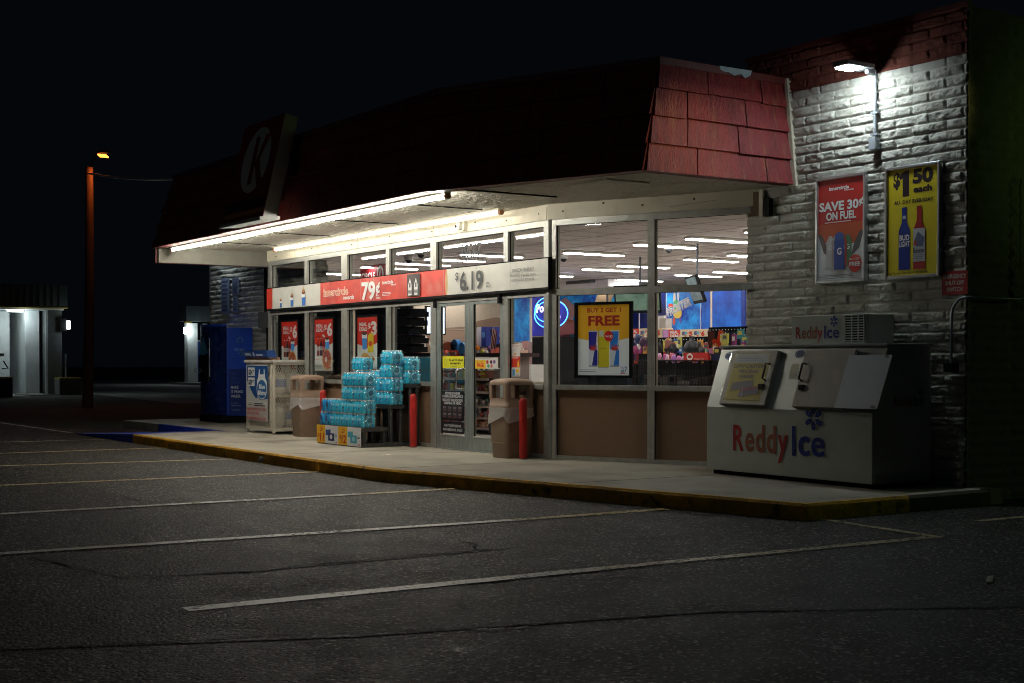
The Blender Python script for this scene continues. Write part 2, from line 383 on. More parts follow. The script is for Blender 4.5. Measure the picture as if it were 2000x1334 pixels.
kb = MB(); kerb_run(kb, [kerbA, kerbJ, kerbE], KYEL, .06); kerb_run(kb, [kerbE, (-8.73, 10.2)], KYEL, .06); kerb_run(kb, [(-8.73, 10.2), (-8.73, 11.38)], mat('kerb_dark', (.12, .1, .07), .9, var=.3, scale=6, bump=.5), .06)  # last stretch to the wall gets a darker concrete tone
kb.build('kerb', kind='structure')
crk = MB()
for x in (-20.4, -17.4, -14.42, -11.6):   # joints across the slab
    y0 = 7.8 if x < -14.4 else 7.62+(x+14.4)*.2204+.1
    crk.box(x-.004, x+.004, y0, 10.2 if x < -14.6 else 10.3, .150, .1515, CRK)
crk.build('slab_joints', kind='structure')
rp = MB()   # sloping ramp in blue with its flares
rp.add([(-23.7, 7.72, .152), (-23.7, rampY, .152), (-27.1, rampY, .006), (-27.3, 7.72, .006)], [(0, 1, 2, 3)], RBLUE)
rp.add([(-23.7, 7.72, .152), (-27.3, 7.72, .006), (-23.7, 7.72, 0)], [(0, 1, 2)], RBLUE)
rp.add([(-23.7, rampY-.004, .156), (-27.3, rampY-.004, .156), (-27.3, rampY-.004, 0.0), (-23.9, rampY-.004, .148)], [(0, 1, 2, 3)], RBLUE)
rp.add([(-23.7, rampY-.004, .156), (-23.7, rampY+.05, .156), (-27.3, rampY+.05, .156), (-27.3, rampY-.004, .156)], [(0, 1, 2, 3)], RBLUE)
rp.build('kerb_ramp', kind='structure')

# ================================================================== STORE BUILDING
ALU = mat('aluminium', (.42, .42, .38), .42, metal=.55, var=.2, scale=7, bump=.12, bscale=60, dirt_or_sheen=(5, .58, .8, (.25, .24, .2)))
ALUD = mat('door_aluminium', (.38, .42, .4), .38, metal=.6, var=.2, scale=4, stretch=(6, 6, .8), dirt_or_sheen=(5, .55, .8, (.22, .25, .24)))
CREAMP = mat('cream_paint', (.62, .57, .44), .6, var=.08, scale=3, bump=.12, bscale=18, dirt_or_sheen=(2.2, .6, .8, (.48, .43, .32)))
SOFM = mat('soffit_stucco', (.56, .52, .43), .85, var=.14, scale=9, bump=1, bscale=15, bd=.06, dirt_or_sheen=(1.2, .55, .75, (.42, .38, .3)))
BRNP = mat('brown_panel', (.2, .115, .065), .75, var=.08, scale=5, bump=.25, bscale=90)
BLKP = mat('black_panel', (.008, .008, .009), .7, var=.2, scale=8, spec=.15)
CMU = mat('painted_block', (.5, .49, .43), .9, var=.14, scale=7, bump=.5, bscale=45, spec=.15, dirt_or_sheen=(3, .55, .78, (.34, .31, .25)))
CMUR = mat('red_block', (.17, .055, .04), .9, var=.25, scale=9, bump=.6, bscale=45, spec=.15)
CMUD = mat('side_block', (.16, .17, .12), .85, var=.25, scale=5, bump=.6, bscale=45)
SHNG = mat('red_shingle', (.23, .018, .02), .48, var=.4, scale=1.6, stretch=(9, 9, .7), bump=1.0, bscale=9, spec=.5, dirt_or_sheen=(2.0, .54, .82, (.33, .15, .06)))  # tan streaks of worn paint also put the warm sheen into the colour
TRIM = mat('red_trim', (.12, .018, .014), .6, var=.3, scale=4)
ROOFM = mat('roof_felt', (.03, .03, .03), .9)
GLS = glass_mat()
store = thing('convenience_store', 'single storey convenience store with dark red mansard roof and lit glass front', 'shop building', (-18, 11, 0))

def smooth01(x): x = max(0, min(1, x)); return x*x*(3-2*x)
def block_wall(name, pl, s0, s1, z0, z1, ds, dz, mt, cutoff=None, mt2=None, rough=1.0, seed=0, bl=.431, ch=.107, sgn=1, smoothfrac=lambda s, z: .1, band=None):
    ns = int((s1-s0)/ds); nz = int((z1-z0)/dz); mb = MB(); vs = []
    for j in range(nz+1):
        z = z0+(z1-z0)*j/nz; row = math.floor(z/ch); lv = z-row*ch
        for i in range(ns+1):
            s = s0+(s1-s0)*i/ns; off = (row % 2)*.5*bl; q = (s+off+100)/bl; cb = math.floor(q); lu = (q-cb)*bl
            e = smooth01(min(lu, bl-lu)/.016)*smooth01(min(lv, ch-lv)/.02)
            rnd = random.Random(cb*7919+row*104729+seed).random()
            rg = rough*(.25 if rnd < smoothfrac(s, z) else .75+.5*rnd)
            p = Vector((s*5+cb*3.1, z*9+row*1.7, seed))
            h = .015+rg*(.014+.016*noise.noise(p)+.009*noise.noise(p*2.7)+.006*noise.noise(p*6.5)+.010*(lv/ch-.35))
            vs.append(pl.pt(s, z, max(0, h)*e))
    fs = []; fr = []
    for j in range(nz):
        z = z0+(z1-z0)*(j+.5)/nz
        for i in range(ns):
            a = j*(ns+1)+i; q_ = (a, a+1, a+ns+2, a+ns+1)
            (fr if (mt2 and z > cutoff) else fs).append(q_)
    mb.add(vs, fs, mt, True)
    if fr: mb.f += fr; mb.mi += [mb.m(mt2)]*len(fr); mb.sm += [True]*len(fr)
    return mb.build(name, store)
CX0, CX1 = -12.17, -9.02
block_wall('brick_wall', PC, CX0, CX1, -.02, 4.94, .013, .0107, CMU, 4.47, CMUR, 1.0, 3, smoothfrac=lambda s, z: .05 if z > 3.4 else (.75 if s > -9.6 and 1.9 < z < 3.2 or 2.0 < z < 2.35 and s > -10.9 else .25))
PDl = Plane((0, 11.38), 0)
block_wall('brick_wall', PDl, -29.4, -23.5, .1, 3.6, .03, .0178, CMU, rough=1.3, seed=9)
PS = Plane((CX1, 0), R(90))
block_wall('brick_wall', PS, 11.36, 19, -.02, 4.94, .05, .0267, CMUD, seed=5, rough=.5)
mb = MB()
mb.box(-29.4, -12.2, 22.6, 22.8, 0, 4.3, CMU); mb.box(-29.6, -29.42, 11.4, 22.8, 0, 4.3, CMU)
mb.box(CX0, CX0+.1, 11.40, 22.6, 0, 4.9, CREAMP); mb.box(CX0+.12, CX1-.02, 11.42, 11.5, .0, 4.9, CMU)
mb.box(CX0, CX1, 11.5, 22.6, 4.8, 4.9, ROOFM)
mb.box(CX0-.02, CX1+.02, 11.33, 11.40, 4.94, 4.99, TRIM)
mb.build('wall', store)
mb = MB(); mb.prism([(-29.4, 11.5, 3.75), (-23.6, 10.5, 3.75), (-14.6, 10.5, 3.75), (CX0, 11.6, 3.75), (CX0, 22.7, 3.75), (-29.4, 22.7, 3.75)], (0, 0, .1), ROOFM); mb.build('roof_deck', store)
# inside shell
FLR = mat('shop_floor', (.6, .55, .5), .35, var=.15, scale=2)
CEILM = mat('ceiling_tile', (.62, .56, .54), .9, var=.06, scale=20, bump=.3, bscale=120)
CRW = mat('cream_wall', (.66, .58, .44), .7, var=.06)
mb = MB(); mb.prism([(-29.3, 11.5, .152), (-23.4, 11.4, .152), (-23.4, 10.32, .152), (-14.6, 10.32, .152), (CX0-.02, 11.42, .152), (CX0-.02, 22.6, .152), (-29.3, 22.6, .152)], (0, 0, .008), FLR); mb.build('floor', store)
mb = MB(); mb.prism([(-29.3, 11.5, CEIL), (-23.4, 11.4, CEIL), (-23.4, 10.36, CEIL), (-14.66, 10.36, CEIL), (CX0-.02, 11.46, CEIL), (CX0-.02, 22.6, CEIL), (-29.3, 22.6, CEIL)], (0, 0, .03), CEILM)
GRID = mat('ceiling_grid', (.3, .26, .24), .6, var=.05)
for k in range(14):
    y = 10.9+.84*k; mb.box(-29.2, CX0-.05, y-.008, y+.008, CEIL-.004, CEIL-.001, GRID)
for k in range(28):
    x = -29+.61*k; mb.box(x-.006, x+.006, 11.5, 22.5, CEIL-.007, CEIL-.0045, GRID)
mb.build('ceiling', store)
mb = MB(); mb.box(-29.3, CX0-.1, 22.4, 22.5, .16, CEIL-.01, CRW); mb.box(-29.28, -29.2, 11.5, 22.39, .16, CEIL-.01, CRW); mb.build('inside_wall', store)

# canopy: soffit, mansard
LIPA0, LIPJ, LIPE = Vector((-24.0, 8.2, 0)), Vector((-14.3, 8.2, 0)), Vector((-11.42, 9.2, 0))
TOPA0, TOPJ, TOPE = Vector((-23.3, 8.36, 0)), Vector((-14.2, 8.36, 0)), Vector((-11.47, 9.44, 0))
WLIP, WTOP = Vector((-11.42, 11.4, 0)), Vector((-11.56, 11.4, 0))
ZL, ZT = 3.42, 4.62
mb = MB(); mb.prism([(-23.9, 8.28, SOF), (-14.32, 8.28, SOF), (-11.5, 9.24, SOF), (-11.5, 11.36, SOF), (-23.9, 11.36, SOF)], (0, 0, .05), SOFM)
for x in (-22.3, -20.2, -17.9, -15.6, -13.9):
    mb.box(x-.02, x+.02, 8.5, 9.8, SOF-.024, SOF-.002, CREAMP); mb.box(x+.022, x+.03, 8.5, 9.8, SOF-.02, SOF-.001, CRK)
mb.box(-13.0, -12.2, 9.3, 9.9, SOF-.024, SOF-.001, SOFM)
mb.build('soffit', store)
mb = MB(); nx, ny = 430, 84; vs = []     # rough knockdown plaster skin
for i in range(nx+1):
    x = -23.87+(23.87-11.51)*i/nx; yf = 8.31 if x < -14.32 else 8.31+(x+14.32)*.3405
    for j in range(ny+1):
        y = yf+(11.33-yf)*j/ny; p = Vector((x*11, y*14, 2)); a_ = noise.noise(p)+.5*noise.noise(p*2.3)
        vs.append((x, y, SOF-.003-.010*max(0, a_+.12)))
mb.add(vs, [(i*(ny+1)+j, i*(ny+1)+j+1, (i+1)*(ny+1)+j+1, (i+1)*(ny+1)+j) for i in range(nx) for j in range(ny)], SOFM, False)
mb.build('plaster_skin', store)
mb = MB()
def course_face(mb, b0, b1, t0, t1, n, seed, step=.95):
    """shingle courses between bottom edge b0-b1 and top edge t0-t1 (z set by ZL..ZT)"""
    rg = random.Random(seed)
    out = (b1-b0).normalized(); nrm = Vector((out.y, -out.x, 0))
    for k in range(n):
        f0, f1 = k/n, (k+1)/n+.03
        za, zb = ZL+(ZT-ZL)*f0, ZL+(ZT-ZL)*min(1, f1)
        A0, A1 = b0.lerp(t0, f0), b1.lerp(t1, f0); B0, B1 = b0.lerp(t0, min(1, f1)), b1.lerp(t1, min(1, f1))
        L = (A1-A0).length; cuts = [0]; x = rg.uniform(.35, 1.0)*step/1.3
        while x < L-.15: cuts.append(x/L); x += rg.uniform(.75, 1.1)*step
        cuts.append(1)
        for c0, c1 in zip(cuts, cuts[1:]):
            g0 = c0+(.007/L if c0 > 0 else 0); g1 = c1-(.007/L if c1 < 1 else 0); dz = rg.uniform(-.012, .012) if k else 0; pr = rg.uniform(.0, .012)
            p = [A0.lerp(A1, g0), A0.lerp(A1, g1), B0.lerp(B1, g1), B0.lerp(B1, g0)]
            q = [p[0]+Vector((0, 0, za+dz)), p[1]+Vector((0, 0, za+dz)), p[2]+Vector((0, 0, zb)), p[3]+Vector((0, 0, zb))]
            o = nrm*(.045+pr); i_ = nrm*(.004)
            vs = [q[0]+o, q[1]+o, q[2]+nrm*.012, q[3]+nrm*.012, q[0], q[1], q[2]-nrm*.01, q[3]-nrm*.01]
            mb.add(vs, [(0, 1, 2, 3), (4, 7, 6, 5), (0, 4, 5, 1), (1, 5, 6, 2), (2, 6, 7, 3), (3, 7, 4, 0)], SHNG)
course_face(mb, LIPA0, LIPJ, TOPA0, TOPJ, 4, 11); course_face(mb, LIPJ, LIPE, TOPJ, TOPE, 4, 5); course_face(mb, LIPE, WLIP, TOPE, WTOP, 4, 23)
course_face(mb, Vector((-24.0, 11.4, 0)), LIPA0, Vector((-23.3, 11.4, 0)), TOPA0, 4, 3)
mb.build('mansard_roof', store)
mb = MB()   # backing, caps, lips
def quad(mb, a, za, b, zb, mt):   # strip from polyline a at za to polyline b at zb
    for i in range(len(a)-1): mb.add([a[i]+Vector((0, 0, za)), a[i+1]+Vector((0, 0, za)), b[i+1]+Vector((0, 0, zb)), b[i]+Vector((0, 0, zb))], [(0, 1, 2, 3)], mt)
ins = lambda L, k: [p+Vector((0, k, 0)) for p in L]
lip = [Vector((-24.0, 11.4, 0)), LIPA0, LIPJ, LIPE, WLIP]; top = [Vector((-23.3, 11.4, 0)), TOPA0, TOPJ, TOPE, WTOP]
lipi = [Vector((-23.9, 11.4, 0)), Vector((-23.9, 8.3, 0)), Vector((-14.33, 8.3, 0)), Vector((-11.5, 9.28, 0)), Vector((-11.5, 11.4, 0))]
quad(mb, lipi, ZL-.005, top, ZT, ROOFM)
def offs(L, k):
    c = Vector((-17, 12, 0)); out = []
    for i, p in enumerate(L):
        nn = Vector((0, 0, 0))
        for a, b in ((max(i-1, 0), max(i, 1)), (min(i, len(L)-2), min(i+1, len(L)-1))):
            d = (L[b]-L[a]).normalized(); nn += Vector((d.y, -d.x, 0))
        out.append(p+nn.normalized()*k)
    return out
quad(mb, offs(lip, .055), ZL+.004, lipi, ZL-.006, TRIM)
quad(mb, offs(top, .05), ZT-.05, offs(top, .05), ZT+.03, TRIM); quad(mb, offs(top, .05), ZT+.03, offs(top, -.12), ZT+.03, TRIM); quad(mb, offs(top, -.12), ZT+.03, offs(top, -.12), ZT-.4, TRIM)
quad(mb, [Vector((-11.40, 11.3, 0)), Vector((-11.40, 11.41, 0))], ZL, [Vector((-11.52, 11.3, 0)), Vector((-11.52, 11.41, 0))], ZT+.03, TRIM)
mb.prism([(-11.33, 11.32, ZL-.02), (-11.45, 11.32, ZL-.02), (-11.6, 11.32, ZT+.02), (-11.48, 11.32, ZT+.02)], (0, .06, 0), CREAMP)
mb.build('roof_trim', store)
# bare patch on the coping of the end face
PLM = mat('bare_metal_patch', (.35, .42, .44), .5, var=.2)
mb = MB(); mb.add([Vector((-11.458, y, z)) for i, (y, z) in enumerate([(10.28, 4.655), (10.3, 4.61), (10.36, 4.595), (10.42, 4.6), (10.5, 4.57), (10.6, 4.6), (10.66, 4.56), (10.74, 4.6), (10.76, 4.655)])], [tuple(range(8, -1, -1))], PLM)
mb.build('bare_patch', store)
# left end board of the canopy
mb = MB(); mb.box(-23.93, -23.88, 8.26, 11.3, 3.17, 3.437, mat('end_board_grey', (.26, .25, .21), .8)); mb.box(-24.0, -23.935, 8.22, 11.3, 3.16, 3.43, TRIM); mb.build('end_board', store)
# fascia beams above the glass
mb = MB()
PA.box(mb, -23.62, -14.66, 3.24, SOF-.002, -.06, .07, CREAMP)
mb.prism([PB.pt(-.02, 3.24, .07)+Vector((.0, 0, 0)), PB.pt(2.95, 3.24, .07), PB.pt(2.95, 3.24, -.06), PA.pt(-14.66, 3.24, -.06), PA.pt(-14.66, 3.24, .07)], (0, 0, SOF-.002-3.24), CREAMP)
PA.box(mb, -14.9, -14.655, 3.235, 3.395, .071, .078, CREAMP); PB.box(mb, .0, .25, 3.235, 3.395, .071, .078, CREAMP)
BOLT = mat('rust_bolt', (.1, .06, .03), .7)
for s, z in ((-14.83, 3.33), (-15.6, 3.31), (-16.4, 3.35), (-17.6, 3.32), (-18.9, 3.34), (-20.2, 3.31), (-21.7, 3.35), (-23.2, 3.31)): PA.box(mb, s-.01, s+.01, z-.01, z+.01, .07, .082, BOLT)
for s, z in ((.21, 3.33), (.8, 3.4), (1.35, 3.34), (2.05, 3.37)): PB.box(mb, s-.012, s+.012, z-.012, z+.012, .07, .082, BOLT)
for s in (-17.55, -20.0, -22.4): PA.box(mb, s-.003, s+.003, 3.24, SOF-.003, .0705, .0715, CRK)
mb.build('fascia', store)

def ax(px, py=620, d=.05): return PA.hit(px, py, d)[0]
def bx_(px, py=620, d=.04): return PB.hit(px, py, d)[0]
ZSILL, ZHEAD, ZTOP = 1.10, 2.30, 3.16
def frame_window(pl, s0, s1, zb, lower=None, upper=True, kick=True, wl=.05, wr=.05, name='window', hz=None):
    """aluminium frame with kick panel, lower and upper glass; pane is a sub-part"""
    hz = hz or ZHEAD; mb = MB(); D0, D1 = -.05, .055
    pl.box(mb, s0, s0+wl, zb, 3.238, D0, D1, ALU); pl.box(mb, s1-wr, s1, zb, 3.238, D0, D1, ALU)
    a, b = s0+wl, s1-wr
    pl.box(mb, a, b, ZTOP, 3.238, D0+.002, D1-.002, ALU)
    pl.box(mb, a, b, hz-.04, hz+.04, D0+.002, D1-.002, ALU)
    if kick:
        pl.box(mb, a, b, zb, zb+.05, D0+.002, D1-.002, ALU); pl.box(mb, a, b, ZSILL-.05, ZSILL+.012, D0+.002, D1+.01, ALU)
    # inner dark gasket line
    for z in (ZTOP-.006, hz-.046): pl.box(mb, a, b, z, z+.006, .0, .02, BLKP)
    pl.box(mb, a, a+.006, zb+.05, ZTOP-.006, .0, .02, BLKP)
    w_ = mb.build(name, store)
    if kick:
        mb = MB(); pl.box(mb, a+.006, b, zb+.05, ZSILL-.05, -.03, -.005, BRNP); mb.build('kick_panel', w_)
        mb = MB(); pl.box(mb, a+.006, b, ZSILL+.012, hz-.046, -.018, -.012, GLS); mb.build('pane', w_)
    mb = MB(); pl.box(mb, a+.006, b, hz+.04, ZTOP-.006, -.018, -.012, GLS); mb.build('pane', w_)
    return w_
edges = [524, 598, 672.5, 757.5, 848, 988, 1078]
sA = [ax(e) for e in edges]; sA[-1] = -14.66
frame_window(PA, sA[0], sA[1]-.001, .152, wl=.12, wr=.055)
frame_window(PA, sA[1]+.001, sA[2]-.001, .152, wl=.055, wr=.1)
frame_window(PA, sA[2]+.001, sA[3]-.001, .152, wl=.11, wr=.055)
frame_window(PA, sA[3]+.001, sA[4]-.001, .152, wl=.055, wr=.1)
frame_window(PA, sA[5]+.001, sA[6], .152, wl=.05, wr=.09)
frame_window(PA, sA[4]+.001, sA[5]-.001, .152, kick=False, wl=.06, wr=.05, name='door_frame')
BM = bx_(1272)
frame_window(PB, .03, BM-.001, .152, wl=.06, wr=.045); frame_window(PB, BM+.001, 2.92, .152, wl=.045, wr=.06)
mb = MB(); mb.prism([PA.pt(-14.66, .152, .075), PA.pt(-14.61, .152, .078), PB.pt(.028, .152, .06), PB.pt(.028, .152, -.05), PA.pt(-14.66, .152, -.05)], (0, 0, 3.086), ALU); mb.build('corner_post', store)
# doors
dl = ax(852.5); dm = ax(915); dr = ax(984)
def leaf(a0, a1, gl, gr, hx):
    mb = MB(); D0, D1 = .0, .045; z0, z1 = .165, ZHEAD-.05
    PA.box(mb, a0, gl, z0, z1, D0, D1, ALUD); PA.box(mb, gr, a1, z0, z1, D0, D1, ALUD)
    PA.box(mb, gl, gr, z0, .345, D0+.001, D1-.001, ALUD); PA.box(mb, gl, gr, 2.215, z1, D0+.001, D1-.001, ALUD)
    PA.box(mb, gl, gr, .345, .36, .02, D1+.006, mat('bright_edge', (.7, .72, .7), .3, metal=.7, var=.05))
    PA.box(mb, gl, gl+.008, .36, 2.215, .01, .03, BLKP)
    d = mb.build('door', store)
    mb = MB(); PA.box(mb, gl+.008, gr, .36, 2.215, .018, .024, GLS); mb.build('pane', d)
    HM = mat('handle_steel', (.62, .62, .6), .25, metal=.9, var=.08)
    mb = MB(); mb.tube([PA.pt(hx, 1.30, .045), PA.pt(hx, 1.30, .13), PA.pt(hx-.012, 1.27, .15), PA.pt(hx-.012, 1.05, .15), PA.pt(hx, 1.02, .13), PA.pt(hx, 1.02, .045)], .014, HM, 10)
    if hx < dm: mb.build('handle', d)
    mb = MB(); mb.tube([PA.pt(gl, 1.30, -.04), PA.pt(gr, 1.30, -.04)], .016, HM, 8); mb.build('push_bar', d)
    return d
leaf(dl, dm-.003, ax(859.5), ax(907), ax(903)); leaf(dm+.003, dr, ax(923.5), ax(976), ax(935))
mb = MB(); PA.box(mb, ax(938), ax(951), .68+.2, 1.05, .03, .05, ALUD)
# roller stops, closer
mb = MB(); PA.box(mb, ax(850), ax(853), 2.2, 2.3, .05, .09, BLKP); mb.build('door_hinge', store)
mb = MB(); PA.box(mb, ax(977), ax(981), 2.2, 2.32, .05, .1, BLKP); mb.build('door_hinge', store)
# threshold
mb = MB(); PA.box(mb, dl, dr, .152, .163, -.05, .1, ALUD); mb.build('threshold', store)
# black boards behind the left windows
mb = MB()
for a, b in ((0, 1), (1, 2), (2, 3)): PA.box(mb, sA[a]+.06, sA[b]-.06, ZSILL, ZHEAD-.03, -.14, -.12, BLKP)
mb.build('window_blind', store)
# rusted band and box at the pier top
RST = mat('rust_wood', (.12, .08, .045), .9, var=.4, scale=12, bump=.6, bscale=40)
mb = MB(); PC.box(mb, -12.12, -11.93, 3.12, 3.4, .03, .05, RST); PC.box(mb, -11.92, -11.86, 3.1, 3.41, .03, .07, CREAMP); PC.box(mb, -11.83, -11.73, 3.1, 3.3, .03, .09, BLKP); mb.build('junction_box', store)

# ================================================================== LIGHTS OF THE PLACE, ASSUMED LAMPS AND ADDED SPOTS
WARMW = (1, .96, .86)
def tube_row(Y, x0, x1, n, label, k_=1):
    t = thing('tube_light', label, 'strip light', ((x0+x1)/2, Y, SOF))
    mb = MB(); mb.box(x0-.05, x1+.05, Y-.045, Y+.045, SOF-.035, SOF-.003, CREAMP)
    em = mat('tube_glow%d' % n, (1, 1, 1), .3, var=0, emit=WARMW, es=L_TUBE*5*k_)
    L = (x1-x0)/n
    for k in range(n):
        tb = MB(); tb.tube([(x0+L*k+.012, Y, SOF-.062), (x0+L*(k+1)-.012, Y, SOF-.066)], .021, em, 10); tb.build('tube', t)
    CL = mat('tube_clip', (.5, .45, .36), .5); EC = mat('tube_endcap', (.4, .18, .08), .6)
    for k in range(1, n): mb.tube([(x0+L*k-.008, Y, SOF-.062), (x0+L*k+.008, Y, SOF-.062)], .031, CL, 10)
    mb.tube([(x0-.05, Y, SOF-.062), (x0, Y, SOF-.062)], .034, EC, 10); mb.tube([(x1, Y, SOF-.062), (x1+.06, Y, SOF-.062)], .036, EC, 10)
    mb.build('housing', t)
tube_row(8.42, -23.6, -14.2, 8, 'long row of white tubes along the front edge of the canopy', 2.1)
tube_row(9.92, -22.6, -15.35, 6, 'shorter row of white tubes close above the cream beam', .3)

# LED wall lamp
lx = -10.19
t = thing('wall_lamp', 'bright white lamp on a conduit pole high on the block wall', 'wall lamp', (lx, 11.3, 4.4))
LAMPB = mat('lamp_housing', (.3, .32, .34), .4, metal=.5); COND = mat('conduit_grey', (.4, .44, .48), .45, metal=.4)
mb = MB(); mb.box(lx-.13, lx+.09, 10.83, 11.24, 4.495, 4.55, LAMPB); mb.obox((lx-.02, 11.2, 4.45), (.05, 0, 0), (0, .16, .0), (0, 0, .06), LAMPB); mb.build('head', t, bevel=.01)
mb = MB(); mb.box(lx-.11, lx+.07, 10.86, 11.08, 4.478, 4.493, mat('led_panel', (1, 1, 1), .3, var=0, emit=(.83, .95, 1), es=L_WALL)); mb.build('lens', t)
mb = MB(); mb.tube([(lx+.02, 11.32, 4.50), (lx+.02, 11.32, 3.66)], .016, COND, 8)
for z in (4.05, 3.82): mb.box(lx-.03, lx+.07, 11.30, 11.345, z-.012, z+.012, COND)
mb.box(lx-.025, lx+.065, 11.27, 11.345, 3.66, 3.78, COND); mb.build('pole', t)
# its assumed twin, unseen high on the left wing wall, beyond the canopy
t = thing('wall_lamp', 'assumed unseen white lamp on the far left block wall beyond the canopy', 'wall lamp', (-28.2, 11.3, 4.1))
mb = MB(); mb.box(-28.4, -28.1, 10.9, 11.26, 4.14, 4.2, LAMPB); mb.box(-28.3, -28.2, 11.24, 11.4, 4.1, 4.25, LAMPB); mb.build('head', t)
mb = MB(); mb.box(-28.37, -28.13, 10.93, 11.2, 4.122, 4.138, mat('led_panel_assumed', (1, 1, 1), .3, var=0, emit=(.8, .93, 1), es=60)); mb.build('lens', t)
mb = MB(); PDl.box(mb, -29.4, -23.5, 3.6, 4.3, .0, .03, CMU); mb.build('wall_band', store)

# sodium street lamp on a wooden pole
PXY = (-42.4, 12.5)
t = thing('street_lamp', 'wooden pole with glowing orange lamp at its top in the dark', 'street lamp', (*PXY, 0))
WOOD = mat('pole_wood', (.15, .09, .055), .85, var=.4, scale=3, stretch=(6, 6, .5), bump=.5, bscale=20)
mb = MB(); mb.tube([(PXY[0]-.12, PXY[1]-.05, 0), (PXY[0]-.03, PXY[1], 3.5), (PXY[0]+.02, PXY[1], 7.35)], [.17, .145, .115], WOOD, 14); mb.build('pole', t)
mb = MB(); mb.tube([(PXY[0], PXY[1]-.05, 7.2), (PXY[0]+.25, PXY[1]+.1, 7.65), (PXY[0]+.6, PXY[1]+.3, 7.78)], .025, BLKP, 8); mb.build('arm', t)
hxp = Vector((PXY[0]+.62, PXY[1]+.25, 7.62))
mb = MB(); mb.box(hxp.x-.18, hxp.x+.18, hxp.y-.14, hxp.y+.14, 7.72, 7.80, BLKP); mb.build('head', t, bevel=.03)
mb = MB(); mb.obox((hxp.x-.15, hxp.y-.14, 7.68), (.28, .0, -.11), (.0, .26, 0), (.02, 0, .035), mat('sodium_glow', (1, .7, .3), .4, var=0, emit=(1, .24, .035), es=4.2)); mb.build('lens', t)
ld = bpy.data.lights.new('sodium', 'AREA'); ld.energy = L_SODIUM; ld.color = (1, .22, .05); ld.size = .3
lo = bpy.data.objects.new('bulb', ld); COL.objects.link(lo); lo.location = (hxp.x, hxp.y, 7.4)
mb = MB(); P0c = Vector((PXY[0]+.15, PXY[1]-.1, 7.15)); P1c = Vector((-23.3, 9.0, 4.66))
pts = [P0c.lerp(P1c, k/16)+Vector((0, 0, -.1*math.sin(math.pi*k/16))) for k in range(17)]
mb.tube(pts, .03, mat('cable_sheath', (.7, .5, .35), .4), 6)
tag(mb.build('overhead_cable'), 'thin service cable sagging from the wooden pole to the roof', 'cable')
# assumed lot lamp added behind the camera (unseen, for fill), pale green-white mercury lamp
t = thing('assumed_lot_lamp', 'assumed unseen tall steel lot lamp standing in the parking area', 'street lamp', (-17, -17, 0))
mb = MB(); mb.tube([(-17, -17, 0), (-17, -17, 8.2)], [.1, .07], COND, 10); mb.build('pole', t)
mb = MB(); mb.box(-17.3, -16.7, -17.1, -16.2, 8.2, 8.34, LAMPB); mb.build('head', t)
ld = bpy.data.lights.new('assumed_mercury', 'POINT'); ld.energy = L_LOT; ld.color = (.9, 1, .84); ld.shadow_soft_size = .5
lo = bpy.data.objects.new('bulb', ld); COL.objects.link(lo); lo.location = (-17, -16.6, 8.0)
t = thing('assumed_lot_lamp', 'assumed unseen steel lamp post beside the store beyond the right edge', 'street lamp', (-1.9, 30.3, 0))  # assumed post added out of view; casts the green light on the side wall
mb = MB(); mb.tube([(-1.9, 30.3, 0), (-1.9, 30.3, 6.2)], [.1, .07], COND, 10); mb.build('pole', t)
mb = MB(); mb.box(-2.3, -1.7, 29.9, 30.5, 6.2, 6.34, LAMPB); mb.build('head', t)
ld = bpy.data.lights.new('assumed_green_mercury', 'POINT'); ld.energy = 380; ld.color = (.55, 1, .25); ld.shadow_soft_size = .15
lo = bpy.data.objects.new('bulb', ld); COL.objects.link(lo); lo.location = (-2.1, 30.0, 6.0)

t = thing('assumed_lot_lamp', 'unseen added flood lamp post off the right of the lot', 'street lamp', (5, 16, 0))  # unseen post added; its narrow spots stand in for an inferred warm lamp
mb = MB(); mb.tube([(5, 16, 0), (5, 16, 5.6)], [.1, .07], COND, 10); mb.build('pole', t)
mb = MB(); mb.box(4.4, 5.2, 15.7, 16.3, 5.6, 5.74, LAMPB); mb.build('head', t)
for tgt, cone, en, colr in (((-11.45, 9.8, 3.65), 5.5, 4200, (1, .85, .3)), ((-9.0, 13.0, 3.6), 14, 260, (.62, 1, .2))):
    ld = bpy.data.lights.new('spot', 'SPOT'); ld.energy = en; ld.color = colr; ld.spot_size = R(cone); ld.spot_blend = 1; ld.shadow_soft_size = .1
    lo = bpy.data.objects.new('spot', ld); COL.objects.link(lo); lo.location = (4.6, 16, 5.45); lo.rotation_euler = (Vector(tgt)-Vector(lo.location)).to_track_quat('-Z', 'Y').to_euler()
# ================================================================== ROOF SIGN AND PRICE BANNER
t = thing('roof_sign', 'unlit square red sign with a circled letter leaning on the roof edge', 'shop sign', (-18.7, 8, 3.4))
bl, br = Vector((-19.45, 7.72, 3.44)), Vector((-18.0, 7.72, 3.44)); tv = Vector((0, .34, 1.46)); up_ = tv.normalized(); nb = Vector((0, up_.z, -up_.y))
SGR = mat('sign_red', (.26, .012, .012), .45, var=.1); SGW = mat('sign_white', (.6, .62, .6), .5, var=.08); SGG = mat('sign_edge', (.42, .42, .38), .6, var=.15)
mb = MB(); mb.obox(bl, br-bl, tv, nb*.2, SGG); mb.build('cabinet', t)
a = Art(bl-nb*.006, (1, 0, 0), up_, 1.45, 1.5, SGR); a.ell(.5, .60, .34, .33, SGW, 32)
a.poly([(.40, .36), (.50, .36), (.50, .84), (.40, .84)], SGR); a.poly([(.50, .58), (.64, .84), (.77, .84), (.60, .60), (.79, .32), (.66, .32), (.50, .56)], SGR); a.rect(.72, .24, .9, .40, SGR)
a.rect(.0, .10, 1, .20, mat('sign_band_dark', (.05, .02, .02), .5)); a.rect(0, .04, 1, .085, mat('sign_orange', (.6, .2, .05), .5)); a.build('face', t)
